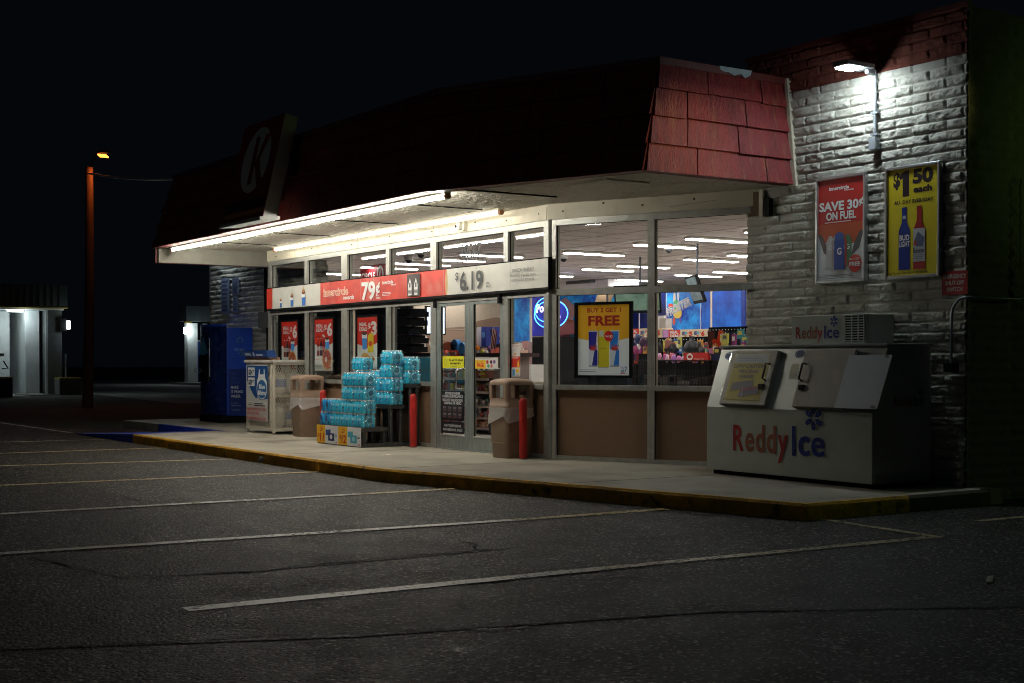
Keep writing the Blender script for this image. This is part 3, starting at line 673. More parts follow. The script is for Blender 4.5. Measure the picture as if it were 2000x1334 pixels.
mb = MB(); mb.obox(bl+Vector((-.02, -.06, -.06)), (1.49, 0, 0), (0, .3, .02), (0, 0, .05), SGG); mb.build('tray', t)

t = thing('price_banner', 'long red and white price banner hung across windows and doors', 'banner', (-19, 10.15, 2.3))
b0 = PA.hit(520, 585, .14)[0]; b1 = PA.hit(1070.5, 535, .14)[0]; BW = b1-b0; BZ0, BZ1 = 2.335, 2.75
mb = MB(); PA.box(mb, b0, b1, BZ0, BZ1, .075, .13, BLKP); mb.build('frame', t)
BR = mat('banner_red', (.62, .07, .05), .5, var=.3, scale=2.2, dirt_or_sheen=(4, .5, .72, (.62, .16, .13))); BWh = mat('banner_white', (.62, .61, .55), .5, var=.1, scale=3, dirt_or_sheen=(3, .55, .8, (.5, .5, .46)))
a = Art(PA.pt(b0+.012, BZ0+.03, .135), (1, 0, 0), (0, 0, 1), BW-.024, BZ1-BZ0-.045, BWh)
def bu(px): return (PA.hit(px, 560, .14)[0]-b0)/BW
LN = ink((.4, .38, .34))
a.rect(0, 0, bu(531), 1, mat('banner_red2', (.6, .05, .03), .5)); a.rect(bu(625), 0, bu(873), 1, BR); a.ell(bu(872), .5, .004, .5, mat('banner_gold', (.6, .42, .2), .5))
for px in (703, 729, 798, 866, 903, 931, 997): a.rect(bu(px), 0, bu(px)+.0008, 1, LN)
CUPB = mat('cup_blue', (.04, .16, .5), .5, var=.2, scale=40); COLA = (.16, .05, .02)
for px, s in ((548, .55), (570, .8), (593, 1.0)):
    c = bu(px); wd = .0075*s+.001
    a.poly([(c-wd*.8, .04), (c+wd*.8, .04), (c+wd, .04+.55*s), (c-wd, .04+.55*s)], CUPB); a.rect(c-wd, .04+.38*s, c+wd, .04+.55*s, WHITE)
    a.ell(c, .04+.62*s, wd*.95, .1*s, COLA); a.poly([(c-wd*.9, .04+.62*s), (c-wd*.5, .04+.8*s), (c-wd*.1, .04+.7*s), (c+.0005, min(.99, .04+.95*s)), (c+wd*.3, .04+.7*s), (c+wd*.8, .04+.78*s), (c+wd*.6, .04+.6*s)], (.4, .2, .08))
c0 = bu(632)
a.text('innercircle', c0, .38, .34, WHITE, w=bu(681)-c0, bold=.06); a.text('innercircle', c0, .38, .34, (.75, .25, .1), w=bu(681)-c0, bold=.01)
a.text('rewards', bu(671), .16, .18, WHITE, w=bu(692)-bu(671), bold=.05)
a.text('79', bu(707), .10, .72, WHITE, w=bu(734)-bu(707), bold=.05); a.text('¢', bu(735), .34, .46, WHITE, w=bu(743)-bu(735), bold=.04); a.text('WITH\nMEMBER', bu(736), .17, .07, WHITE)
a.text('innercircle', bu(748), .66, .15, WHITE, w=bu(769)-bu(748), bold=.04); a.text('rewards', bu(765), .57, .09, WHITE, w=bu(775)-bu(765)); a.lines(bu(748), bu(766), .33, .16, 3, WHITE, .4)
a.rect(bu(797), .06, bu(822), .95, (.07, .06, .06))
for c in (802.5, 814.5):
    q = bu(c); wd = .0058
    a.poly([(q-wd, .1), (q+wd, .1), (q+wd, .52), (q, .8), (q-wd, .52)], WHITE); a.rect(q-.0022, .42, q+.0022, .6, (.1, .1, .1)); a.rect(q-wd, .16, q+wd, .32, (.4, .4, .4)); a.text('Newport', q-wd*.9, .22, .07, BLACK, w=wd*1.8)
INK6 = (.07, .075, .08)
a.text('$', bu(892), .53, .3, INK6, w=bu(898)-bu(892), bold=.03); a.text('6.19', bu(901), .14, .68, INK6, w=bu(945)-bu(901), bold=.03)
a.text('PER', bu(953), .27, .09, INK6); a.text('PACK', bu(953), .15, .09, INK6)
a.text("SURGEON GENERAL'S", bu(1004), .62, .12, INK6, w=bu(1046)-bu(1004), bold=.02); a.text('WARNING: Cigarette smoke', bu(1000), .45, .12, INK6, w=bu(1050)-bu(1000), bold=0); a.text('contains carbon monoxide.', bu(1001), .29, .12, INK6, w=bu(1048)-bu(1001), bold=0)
a.build('print', t)

# ================================================================== POSTERS
def cup(a, u, v, w_, h):
    a.poly([(u-w_*.38, v), (u+w_*.38, v), (u+w_*.5, v+h*.62), (u-w_*.5, v+h*.62)], (.08, .3, .75)); a.rect(u-w_*.5, v+h*.62, u+w_*.5, v+h*.88, (.85, .85, .85)); a.ell(u, v+h*.9, w_*.5, h*.1, (.1, .05, .04))
def bottle(a, u, v, w_, h, c, lab):
    a.poly([(u-w_/2, v), (u+w_/2, v), (u+w_/2, v+h*.62), (u+w_*.18, v+h*.85), (u+w_*.18, v+h), (u-w_*.18, v+h), (u-w_*.18, v+h*.85), (u-w_/2, v+h*.62)], c); a.rect(u-w_/2, v+h*.3, u+w_/2, v+h*.52, lab); a.rect(u-w_*.2, v+h*.94, u+w_*.2, v+h, WHITE)
def donut(a, u, v, r, k):
    a.ell(u, v, r, r*k, (.62, .36, .1)); a.ell(u, v+.005, r*.86, r*k*.84, (.5, .1, .04))
    for i in range(22):
        an = random.random()*6.28; q = r*random.uniform(.35, .8); a.rect(u+q*math.cos(an)-.008, v+q*k*math.sin(an)-.004, u+q*math.cos(an)+.008, v+q*k*math.sin(an)+.004, random.choice([(.8, .5, .2), (.8, .3, .1), (.75, .65, .5)]))
    a.ell(u, v, r*.26, r*k*.26, (.7, .68, .6))
def meal_poster(x0, x1, yt, yb, price, label, kind):
    s0 = ax(x0, d=-.05); s1 = ax(x1, d=-.05); zt = PA.hit((x0+x1)/2, yt, -.05)[1]; zb = PA.hit((x0+x1)/2, yb, -.05)[1]; W_ = s1-s0; H_ = zt-zb
    t = thing('window_poster', label, 'poster', ((s0+s1)/2, 10.35, zb), 'meal posters in the left windows')
    mb = MB(); PA.box(mb, s0-.035, s0, zb-.035, zt+.035, -.07, -.045, BLKP); PA.box(mb, s1, s1+.035, zb-.035, zt+.035, -.07, -.045, BLKP); PA.box(mb, s0, s1, zb-.035, zb, -.07, -.045, BLKP); PA.box(mb, s0, s1, zt, zt+.035, -.07, -.045, BLKP); mb.build('frame', t)
    a = Art(PA.pt(s0, zb, -.06), (1, 0, 0), (0, 0, 1), W_, H_, (.8, .8, .77)); k = W_/H_
    a.poly([(0, .52), (.5, .44), (1, .54), (1, 1), (0, 1)], (.68, .035, .02))
    a.text('MEAL', .1, .84, .065, WHITE, w=.36, bold=.05); a.text('DEAL!', .1, .755, .065, WHITE, w=.38, bold=.05)
    a.text('$', .52, .77, .12, WHITE, w=.14, bold=.05); a.text(price, .68, .68, .23, WHITE, w=.27, bold=.06)
    if kind == 0:
        bottle(a, .2, .29, .13, .34, (.3, .03, .02), (.6, .5, .45)); bottle(a, .36, .29, .13, .35, (.05, .03, .03), (.4, .42, .4)); bottle(a, .5, .29, .13, .34, (.3, .02, .02), (.55, .2, .2)); cup(a, .7, .42, .22, .22)
        a.poly([(.42, .66), (.48, .71), (.6, .66), (.54, .64), (.48, .67)], WHITE); donut(a, .68, .22, .24, k)
    else:
        cup(a, .36, .42, .26, .32); a.poly([(.52, .36), (.8, .36), (.8, .68), (.74, .72), (.6, .7), (.52, .66)], (.8, .6, .03)); a.ell(.66, .52, .1, .05, (.7, .1, .03))
        a.ell(.4, .27, .2, .09, (.65, .38, .1)); a.rect(.22, .25, .58, .29, (.5, .08, .03)); a.ell(.68, .24, .2, .06, (.65, .4, .13)); a.rect(.5, .23, .86, .26, (.6, .12, .04)); a.ell(.7, .33, .08, .04, (.75, .72, .65))
    a.text('Pizza Hut' if False else 'DONUT', .1, .21, .018, (.5, .1, .1), w=.22); a.lines(.05, .55, .14, .04, 4, (.12, .12, .12)); a.rect(.75, .045, .95, .07, (.6, .1, .06))
    a.build('print', t)
meal_poster(549, 581, 628, 726, '6', 'red meal poster with bottles in the window behind the gas cage', 0)
meal_poster(613.5, 650, 623, 724, '6', 'red meal poster with bottles in the window behind the trash can', 0)
meal_poster(697, 737, 619, 728, '3', 'red meal poster with chips and hot dogs above the water packs', 1)

# energy drink poster in the angled window
q = lambda px, py: PB.hit(px, py, -.05)
s0, zt = q(1127, 597); s1, _ = q(1229.5, 595); zb = q(1180, 733)[1]; zt = q(1180, 595)[1]; W_ = s1-s0; H_ = zt-zb
t = thing('window_poster', 'yellow and white drink cans poster in black frame in the angled window', 'poster', PB.pt((s0+s1)/2, zb, -.05))
mb = MB()
for r in ((s0-.035, s0, zb-.035, zt+.035), (s1, s1+.035, zb-.035, zt+.035), (s0, s1, zb-.035, zb), (s0, s1, zt, zt+.035)): PB.box(mb, *r, -.09, -.04, BLKP)
mb.build('frame', t)
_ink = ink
def ink(c, rough=.45): return lit(c, .14)     # emission in the inks paints in light glowing through the poster
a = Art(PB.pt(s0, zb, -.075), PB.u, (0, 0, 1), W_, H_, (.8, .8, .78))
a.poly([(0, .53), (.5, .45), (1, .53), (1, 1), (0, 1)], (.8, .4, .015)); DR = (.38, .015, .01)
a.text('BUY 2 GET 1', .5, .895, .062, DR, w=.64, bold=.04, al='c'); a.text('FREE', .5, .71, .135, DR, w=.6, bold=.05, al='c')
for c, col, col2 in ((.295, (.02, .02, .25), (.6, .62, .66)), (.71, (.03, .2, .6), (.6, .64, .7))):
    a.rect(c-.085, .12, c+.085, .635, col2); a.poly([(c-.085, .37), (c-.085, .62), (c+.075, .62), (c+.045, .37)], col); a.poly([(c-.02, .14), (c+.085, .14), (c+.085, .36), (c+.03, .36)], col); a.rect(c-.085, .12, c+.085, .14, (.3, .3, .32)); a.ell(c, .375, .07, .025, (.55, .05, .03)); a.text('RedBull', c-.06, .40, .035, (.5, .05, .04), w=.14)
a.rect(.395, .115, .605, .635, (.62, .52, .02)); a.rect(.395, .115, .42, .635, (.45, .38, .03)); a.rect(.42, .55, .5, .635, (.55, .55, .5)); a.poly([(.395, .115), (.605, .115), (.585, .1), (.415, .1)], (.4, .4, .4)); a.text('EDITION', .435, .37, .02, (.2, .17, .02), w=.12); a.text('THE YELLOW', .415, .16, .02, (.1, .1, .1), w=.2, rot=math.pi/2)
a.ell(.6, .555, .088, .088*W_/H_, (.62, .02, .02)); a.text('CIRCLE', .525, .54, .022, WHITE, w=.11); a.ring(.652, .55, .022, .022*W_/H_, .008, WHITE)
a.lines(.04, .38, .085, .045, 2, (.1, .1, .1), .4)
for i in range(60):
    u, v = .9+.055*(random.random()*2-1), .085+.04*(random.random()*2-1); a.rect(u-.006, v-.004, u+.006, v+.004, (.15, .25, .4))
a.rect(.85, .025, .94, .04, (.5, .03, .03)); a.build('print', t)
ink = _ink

# framed posters on the block wall
def wall_frame(px0, px1, label):
    s0 = PC.hit(px0, 440, .06)[0]; s1 = PC.hit(px1, 430, .06)[0]; z0, z1 = 2.27, 3.44
    t = thing('poster_frame', label, 'poster', ((s0+s1)/2, 11.3, z0), 'aluminium poster frames on the block wall'); FM = mat('snap_frame', (.5, .52, .52), .3, metal=.8, var=.08)
    mb = MB(); f = .035
    for a0, a1, b0, b1 in ((s0, s0+f, z0, z1), (s1-f, s1, z0, z1), (s0+f, s1-f, z0, z0+f), (s0+f, s1-f, z1-f, z1)): PC.box(mb, a0, a1, b0, b1, .03, .085, FM)
    mb.build('frame', t, bevel=.008)
    a = Art(PC.pt(s0+f, z0+f, .062), (1, 0, 0), (0, 0, 1), s1-s0-2*f, z1-z0-2*f, (.7, .72, .72)); return t, a
t, a = wall_frame(1594.5, 1692.5, 'silver framed red and white fuel saving poster on the block wall'); k = a.W/a.H
a.poly([(0, .46), (.5, .40), (1, .47), (1, 1), (0, 1)], (.5, .03, .025)); a.poly([(0, .46), (.2, .36), (.5, .31), (.8, .36), (1, .47), (1, .56), (0, .56)], (.5, .09, .03))
a.poly([(0, .46), (.12, .28), (.3, .2), (.2, .34), (.08, .46)], (.15, .1, .1)); a.poly([(1, .47), (.9, .3), (.72, .22), (.8, .36), (.92, .47)], (.1, .1, .1))
a.text('innercircle', .24, .895, .035, WHITE, w=.44, bold=.05); a.text('rewards', .58, .875, .018, WHITE, w=.2)
a.text('SAVE 30', .02, .695, .085, WHITE, w=.87, bold=.05); a.text('¢', .9, .73, .07, WHITE, w=.09, bold=.04); a.text('ON FUEL', .18, .6, .075, WHITE, w=.66, bold=.05); a.lines(.15, .9, .585, .565, 1, WHITE)
for u, c in ((.28, (.5, .5, .5)), (.66, (.08, .2, .1)), (.4, (.35, .3, .3)), (.56, (.35, .06, .03))): a.poly([(u-.09, .13), (u+.09, .13), (u+.09, .38), (u+.03, .44), (u-.03, .44), (u-.09, .38)], c); a.text('G', u, .3, .045, WHITE, w=.09, al='c')
a.poly([(.37, .1), (.6, .1), (.6, .38), (.54, .45), (.43, .45), (.37, .38)], (.03, .07, .3)); a.ell(.485, .43, .1, .04, (.04, .1, .35)); a.text('G', .485, .25, .065, WHITE, w=.1, al='c', bold=.04)
a.ell(.83, .15, .145, .145*k, (.5, .03, .02)); a.text('BUY 2 GET 1', .71, .185, .018, WHITE, w=.24); a.text('FREE', .71, .125, .04, WHITE, w=.24, bold=.05); a.lines(.03, .9, .055, .01, 3, (.15, .15, .15), .35); a.build('print', t)
t, a = wall_frame(1729.5, 1838, 'silver framed yellow beer price poster with two bottles, nearer the corner')
YB = (.62, .5, .015); a.rect(0, 0, 1, 1, YB); KK = (.02, .012, .02)
a.text('$', .11, .84, .13, KK, w=.14, bold=.06); a.poly([(.30, .74), (.43, .74), (.43, .985), (.34, .985), (.245, .945), (.245, .90), (.30, .915)], KK); a.text('50', .5, .86, .125, KK, w=.4, bold=.07); a.text('each', .52, .77, .06, KK, w=.36, bold=.05); a.text('ALL DAY EVERYDAY', .13, .675, .033, KK, w=.78, bold=.04)
def beer(u, c, cap):
    a.poly([(u-.115, .05), (u+.115, .05), (u+.115, .42), (u+.05, .5), (u+.045, .64), (u-.045, .64), (u-.05, .5), (u-.115, .42)], c); a.rect(u-.05, .6, u+.05, .64, cap)
beer(.34, (.01, .03, .22), (.01, .03, .2)); a.text('BUD', .245, .33, .05, WHITE, w=.2, bold=.04); a.text('LIGHT', .235, .27, .05, WHITE, w=.22, bold=.04); a.rect(.31, .53, .37, .56, (.4, .42, .5))
beer(.64, (.35, .02, .02), (.3, .02, .02)); a.rect(.525, .12, .755, .43, (.45, .46, .48)); a.poly([(.53, .3), (.62, .4), (.75, .34), (.72, .26), (.6, .26)], (.1, .12, .2)); a.poly([(.53, .28), (.58, .34), (.6, .27)], (.4, .05, .05)); a.text('Budweiser', .53, .2, .05, KK, w=.22, bold=.01); a.lines(.54, .74, .19, .14, 3, (.2, .2, .25), .3)
a.text('Bud Family 16oz aluminum bottles', .02, .012, .025, KK, w=.8, bold=.01); a.build('print', t)
# emergency sign
s0 = PC.hit(1840.5, 548, .04)[0]; s1 = PC.hit(1890.5, 548, .04)[0]
a = Art(PC.pt(s0, 2.08, .045), (1, 0, 0), (0, 0, 1), s1-s0, .235, (.35, .02, .02))
for i, w_ in enumerate(('EMERGENCY', 'SHUT-OFF', 'SWITCH')): a.text(w_, .5, .7-.28*i, .17, (.6, .55, .5), w=(.9, .75, .62)[i], al='c', bold=.04)
tag(a.build('warning_sign'), 'small red emergency shut-off switch sign at the wall corner', 'sign')
# conduits at the corner
t = thing('wall_conduit', 'grey conduit bending down to a black switch box near the wall corner', 'conduit', (-9.2, 11.3, 1))
x_ = PC.hit(1861, 640, .06)[0]; yr = 11.30
mb = MB(); mb.tube([(x_, yr, 1.38), (x_, yr, 1.86), (x_+.02, yr, 1.96), (x_+.09, yr, 2.03), (x_+.18, yr, 2.045), (CX1+.05, yr, 2.045), (CX1+.08, yr+.05, 2.045), (CX1+.08, 12.1, 2.045)], .014, COND, 8); mb.tube([(CX1+.08, 12.1, 2.045), (CX1+.08, 12.2, 2.1), (CX1+.08, 12.2, 3.3)], .014, COND, 8); mb.build('pipe', t)
mb = MB(); mb.box(x_-.05, x_+.06, 11.24, 11.34, 1.3, 1.39, BLKP); mb.build('switch_box', t)
t = thing('wall_pipe', 'vertical utility pipes between the blue machine and the windows', 'pipe', (-25.6, 11.3, .5))
mb = MB(); mb.tube([(-26.1, 11.28, .2), (-26.1, 11.28, 2.1), (-26.2, 11.28, 2.3), (-26.2, 11.28, 3.4)], .03, BLKP, 8); mb.tube([(-25.7, 11.3, .2), (-25.7, 11.3, 2.2)], .025, BLKP, 8); mb.build('pipe', t)
mb = MB(); mb.box(-26.3, -25.8, 11.16, 11.34, 2.1, 2.42, mat('meter_grey', (.2, .21, .2), .6)); mb.build('meter_box', t)
# notices on left wing wall
u0, z1 = PDl.hit(432, 545, .06); 
for k, (a_, b_, c_, d_) in enumerate(((432, 448, 544, 612), (453, 467, 543, 575), (455, 465, 580, 608))):
    s0, z1 = PDl.hit(a_, c_, .06); s1, z0 = PDl.hit(b_, d_, .06)
    a = Art(PDl.pt(s0, z0, .06), (1, 0, 0), (0, 0, 1), s1-s0, z1-z0, (.22, .25, .36)); a.lines(.1, .85, .95, .05, (8, 9, 5)[k], (.06, .08, .16), .55)
    tag(a.build('wall_notice'), ('tall blue grey notice on the left wing wall', 'upper right notice with fine lines on the left wing wall', 'lower small notice on the left wing wall')[k], 'notice')
# security camera on fascia
t = thing('security_camera', 'small white box camera on the cream beam above the doors', 'security camera', PA.pt(ax(905), 3.32, .1))
mb = MB(); s0 = ax(903, d=.1); PA.box(mb, s0-.05, s0+.03, 3.27, 3.37, .10, .17, ink((.6, .58, .5))); mb.build('body', t)
mb = MB(); PA.box(mb, s0+.04, s0+.09, 3.26, 3.38, .075, .13, ink((.55, .52, .42))); PA.box(mb, s0+.0, s0+.05, 3.3, 3.34, .075, .11, ink((.5, .5, .45))); mb.build('bracket', t)
mb = MB(); mb.tube([PA.pt(s0-.045, 3.32, .15), PA.pt(s0-.065, 3.32, .18)], .018, BLKP, 8); mb.build('lens', t)

# ================================================================== STREET NUMBER AND DOOR STICKERS
a = Art(PA.pt(ax(902, 490, -.01), 2.84, -.008), (1, 0, 0), (0, 0, 1), ax(940, 490, -.01)-ax(902, 490, -.01), .24)
a.text('10567', 0, 0, 1, (.04, .04, .045), w=1, bold=.03); tag(a.build('street_number'), 'grey street number digits on the glass above the doors', 'number')
def sticker(x0, x1, yt, yb, d, name, label, cat, base, fn, pl=PA):
    s0, zt = pl.hit(x0, yt, d); s1, _ = pl.hit(x1, yt, d); zb = pl.hit(x0, yb, d)[1]
    a = Art(pl.pt(s0, zb, d), pl.u, (0, 0, 1), s1-s0, zt-zb, base, e=.0003); fn(a); return tag(a.build(name), label, cat)
def f1(a): a.text('We sell THC infused', .3, .58, .2, BLACK, w=.66, bold=.05); a.text('beverages here', .36, .32, .2, BLACK, w=.5, bold=.05); a.ring(.15, .5, .06, .3, .012, (.3, .3, .05)); a.lines(.45, .7, .16, .1, 1, BLACK)
sticker(864.5, 905.5, 696, 718.5, .028, 'door_sticker', 'yellow beverage notice on the left door glass', 'sticker', (.75, .72, .03), f1)
def f2(a):
    a.rect(0, .0, .48, .8, (.8, .55, .05)); a.text('BUY 2 GET 1', .08, .55, .12, (.6, .1, .03), w=.32, bold=.03); a.text('FREE', .08, .15, .32, (.7, .05, .02), w=.32, bold=.06)
    for u, v, c in ((.55, .6, (.6, .05, .05)), (.72, .6, (.12, .02, .06)), (.86, .62, (.2, .1, .3)), (.6, .25, (.1, .4, .2)), (.74, .25, (.7, .2, .2))): a.ell(u, v, .055, .17, c)
    a.lines(.05, .8, .95, .85, 1, GREY)
sticker(928, 972, 698.5, 720, .028, 'door_sticker', 'free offer sticker with fruit drinks on the right door glass', 'sticker', (.7, .68, .64), f2)
def f3(a):
    G_ = (.5, .52, .52)
    for i, (s, w_) in enumerate((('STORE IS UNDER', .7), ('CAMERA SURVEILLANCE', .95), ('NEGOCIO VIGILADO POR', .93), ('CAMARAS DE VIDEO', .8))): a.text(s, .5, (.88, .78, .65, .55)[i], .085, G_, w=w_, al='c', bold=.05)
    for i in range(4):
        for j in range(2): a.rect(.05+.24*i, .08+.22*j, .23+.24*i, .27+.22*j, (.05, .045, .05)); a.lines(.07+.24*i, .22+.24*i, .25+.22*j, .18+.22*j, 2, (.3, .28, .3)); a.lines(.07+.24*i, .22+.24*i, .14+.22*j, .1+.22*j, 2, (.3, .05, .05))
sticker(863, 905.5, 763, 820, .028, 'door_sticker', 'black camera surveillance notice on the left door glass', 'sticker', (.015, .015, .02), f3)
def f4(a): a.text('NO TRESPASSING', .5, .55, .2, (.55, .55, .52), w=.75, al='c', bold=.03); a.text('PROHIBIDO EL PASO', .5, .2, .2, (.55, .55, .52), w=.88, al='c', bold=.03)
sticker(863, 905.5, 822, 844.5, .028, 'door_sticker', 'black no trespassing notice at the foot of the left door glass', 'sticker', (.015, .015, .02), f4)
def f5(a):
    a.rect(.0, .28, 1, .62, (.6, .05, .03)); a.text('REWARDS', .2, .56, .03, WHITE, w=.6, bold=.04); a.poly([(.75, .3), (.95, .3), (.9, .5), (.8, .48)], (.75, .5, .05)); a.text('WE ARE HIRING', .05, .93, .03, (.5, .1, .08), w=.9, bold=.03); a.lines(.05, .7, .87, .8, 2, GREY)
    a.ell(.58, .7, .09, .035, (.8, .3, .05)); a.rect(.35, .02, .55, .22, (.05, .3, .6)); a.ell(.78, .18, .15, .06, (.8, .45, .05)); a.rect(.05, .05, .25, .22, (.3, .5, .65)); a.lines(.6, .95, .09, .02, 2, (.3, .2, .2))
sticker(994, 1015.5, 672.5, 735, -.008, 'window_sticker', 'tall narrow red and cream notice inside the side window', 'sticker', (.66, .64, .6), f5)

# ================================================================== WALKWAY OBJECTS
# bollards
def bollard():
    t = thing('bollard', 'x', 'bollard', (0, 0, 0), 'red bollards along the storefront'); RB = mat('bollard_red', (.5, .02, .015), .45, var=.15, scale=9, bump=.15, bscale=30, dirt_or_sheen=(14, .66, .72, (.1, .02, .02)))
    mb = MB(); mb.lathe((0, 0, 0), [(.052, 0), (.052, .72), (.050, .75), (.04, .775), (.02, .79)], RB, 20); mb.build('post', t)
    mb = MB(); mb.lathe((0, 0, 0), [(.056, .0), (.056, .012)], mat('caulk', (.2, .18, .16), .9), 18); mb.build('collar', t); return t
b0_ = bollard(); b0_.location = (-14.80, 9.93, .15); b0_['label'] = 'red bollard beside the trash can right of the doors'
dup(b0_, (-17.78, 9.98, .15), 'red bollard standing between the black stand and the doors')
dup(b0_, (-20.86, 10.0, .15), 'red bollard partly hidden between the left trash can and the water packs')

# trash cans
TAN = mat('tan_plastic', (.31, .21, .148), .55, var=.1, scale=18, bump=.1, bscale=150, dirt_or_sheen=(4, .56, .76, (.26, .16, .1)))
LINER = mat('bin_liner', (.6, .56, .52), .35, var=.1, scale=10, bump=.6, bscale=25, trans=.25)
def rsq(h, r, n=5):   # rounded square outline, half size h
    pts = []
    for cx_, cy_, a0 in ((h-r, h-r, 0), (-h+r, h-r, 90), (-h+r, -h+r, 180), (h-r, -h+r, 270)):
        for i in range(n+1): an = R(a0+90*i/n); pts.append((cx_+r*math.cos(an), cy_+r*math.sin(an)))
    return pts
def loft(mb, secs, mt, cap0=True, cap1=True, smooth=True):
    """secs: list of (outline, z)"""
    n = len(secs[0][0]); vs = []; fs = []
    for o, z in secs: vs += [(x, y, z) for x, y in o]
    for i in range(len(secs)-1):
        for k in range(n): k2 = (k+1) % n; fs.append((i*n+k, i*n+k2, (i+1)*n+k2, (i+1)*n+k))
    mb.add(vs, fs, mt, smooth)
    if cap0: mb.add(vs[:n], [tuple(range(n-1, -1, -1))], mt)
    if cap1: mb.add(vs[-n:], [tuple(range(n))], mt)
def trash_can():
    t = thing('trash_can', 'x', 'trash can', (0, 0, 0), 'tan square trash cans by the entrance'); h = .218
    mb = MB(); loft(mb, [(rsq(h-.035, .05), 0), (rsq(h-.025, .055), .02), (rsq(h-.02, .055), .19), (rsq(h-.012, .055), .2), (rsq(h-.003, .055), .66)], TAN)
    for an in range(4):   # recessed panel line
        c, s = math.cos(R(90*an)), math.sin(R(90*an)); d = h-.008
        p = [(-.14, -d, .195), (.14, -d, .195), (.14, -d, .205), (-.14, -d, .205)]
        mb.prism([(x*c-y*s, x*s+y*c, z) for x, y, z in p], ((0*c+.006*s), -.006*c, 0), TAN)
    mb.build('body', t)
    mb = MB(); e = h+.008
    loft(mb, [(rsq(e, .055), .655), (rsq(e, .055), .70), (rsq(e-.006, .055), .705), (rsq(e-.006, .055), .78)], TAN, False, False)
    loft(mb, [(rsq(e-.02, .05), .78), (rsq(e-.02, .05), .66)], TAN, False, False)
    n_ = len(rsq(e, .055)); o1, o2 = rsq(e-.006, .055), rsq(e-.02, .05)
    mb.add([(x, y, .78) for x, y in o1]+[(x, y, .78) for x, y in o2], [(k, (k+1) % n_, (k+1) % n_+n_, k+n_) for k in range(n_)], TAN)
    for sx in (-1, 1):
        for sy in (-1, 1):
            c = e-.05; pts = [(sx*(c+x), sy*(c+y)) for x, y in ((-.035, -.03), (.02, -.035), (.044, -.03), (.044, .02), (.02, .044), (-.035, .044), (-.04, .02))]
            if sx*sy < 0: pts.reverse()
            loft(mb, [(pts, .775), ([(x*.995, y*.995) for x, y in pts], .965)], TAN, False, False, False)
    loft(mb, [(rsq(e-.004, .055), .955), (rsq(e-.002, .06), .985), (rsq(e-.012, .07), 1.01), (rsq(e-.06, .08), 1.03), (rsq(e-.15, .07), 1.042)], TAN)
    mb.build('lid', t)
    mb = MB(); base = rsq(h+.006, .06, 9); n = len(base); vs = []; fs = []; L = 6
    for j in range(L+1):
        z = .665-.13*j/L
        for k, (x, y) in enumerate(base):
            f = 1.01+.06*noise.noise(Vector((x*14, y*14, z*22)))+.07*(j/L)*(.6+noise.noise(Vector((x*7, y*7, 3)))); dz = -.09*(j/L)*noise.noise(Vector((x*8, y*8, 9)))*(1+j/L)
            vs.append((x*f, y*f, z+dz))
    for j in range(L):
        for k in range(n): k2 = (k+1) % n; fs.append((j*n+k, (j+1)*n+k, (j+1)*n+k2, j*n+k2))
    mb.add(vs, fs, LINER, True); mb.build('liner', t); return t
tc_ = trash_can(); tc_.location = (-15.17, 9.99, .152); tc_['label'] = 'tan trash can beside a red bollard right of the doors'
dup(tc_, (-21.35, 9.94, .152), 'tan trash can between the gas cage and the water packs')

# gas cylinder cage
CW = mat('cage_white', (.62, .58, .48), .5, var=.1, scale=8, bump=.1, dirt_or_sheen=(5, .6, .75, (.3, .2, .14)))
gx0, gx1, gy0, gy1, gz0, gz1 = -23.45, -22.27, 9.72, 10.42, .26, 1.40
t = thing('gas_cylinder_cage', 'white wire mesh cage of gas cylinders with a blue price poster', 'gas cage', (-22.9, 10.0, .15))
mb = MB(); f = .045
for x in (gx0, gx1-f):
    for y in (gy0, gy1-f): mb.box(x, x+f, y, y+f, .165, gz1, CW)
for z in (gz0-.06, gz1-f): mb.box(gx0+f, gx1-f, gy0, gy0+f, z, z+f, CW); mb.box(gx0+f, gx1-f, gy1-f, gy1, z, z+f, CW); mb.box(gx0, gx0+f, gy0+f, gy1-f, z, z+f, CW); mb.box(gx1-f, gx1, gy0+f, gy1-f, z, z+f, CW)
mb.box(gx0+f, gx1-f, gy0+f, gy1-f, .8, .82, CW); mb.box(gx0+f, gx1-f, gy0+f, gy1-f, .24, .255, CW)
mb.box(gx1-f*2.4, gx1-f, gy0-.006, gy0, gz0-.02, gz1, CW)
for z in (.36, .5, .95, 1.2, 1.34): mb.box(gx1-.07, gx1-.055, gy0-.012, gy0-.006, z, z+.015, BLKP)
mb.build('frame', t)
mb = MB(); mb.prism([(gx0-.04, gy0-.03, gz1), (gx1+.04, gy0-.03, gz1), (gx1+.04, gy1+.05, gz1), (gx0-.04, gy1+.05, gz1)], (0, 0, .045), mat('cage_top', (.55, .54, .5), .5, var=.15)); mb.build('top', t)
mb = MB()
def diamond(mb, o, u, v, W_, H_, pu, pv, th, mt):
    u = Vector(u); v = Vector(v); nn = u.cross(v)
    for sgn in (1, -1):
        n = int(W_/pu+H_/pv)+2
        for i in range(-n, n+1):
            pts = []  # line: x = i*pu + sgn*z*pu/pv
            x0 = i*pu; zA, zB = 0, H_; k = sgn*pu/pv
            if k > 0: zA = max(zA, (0-x0)/k); zB = min(zB, (W_-x0)/k)
            else: zA = max(zA, (W_-x0)/k); zB = min(zB, (0-x0)/k)
            if zB-zA < .01: continue
            p = Vector(o)+u*(x0+k*zA)+v*zA; q_ = Vector(o)+u*(x0+k*zB)+v*zB; d = (q_-p); s = d.normalized().cross(nn)*th/2
            mb.obox(p-s, d, s*2, nn*.003*(1 if sgn > 0 else -1), mt)
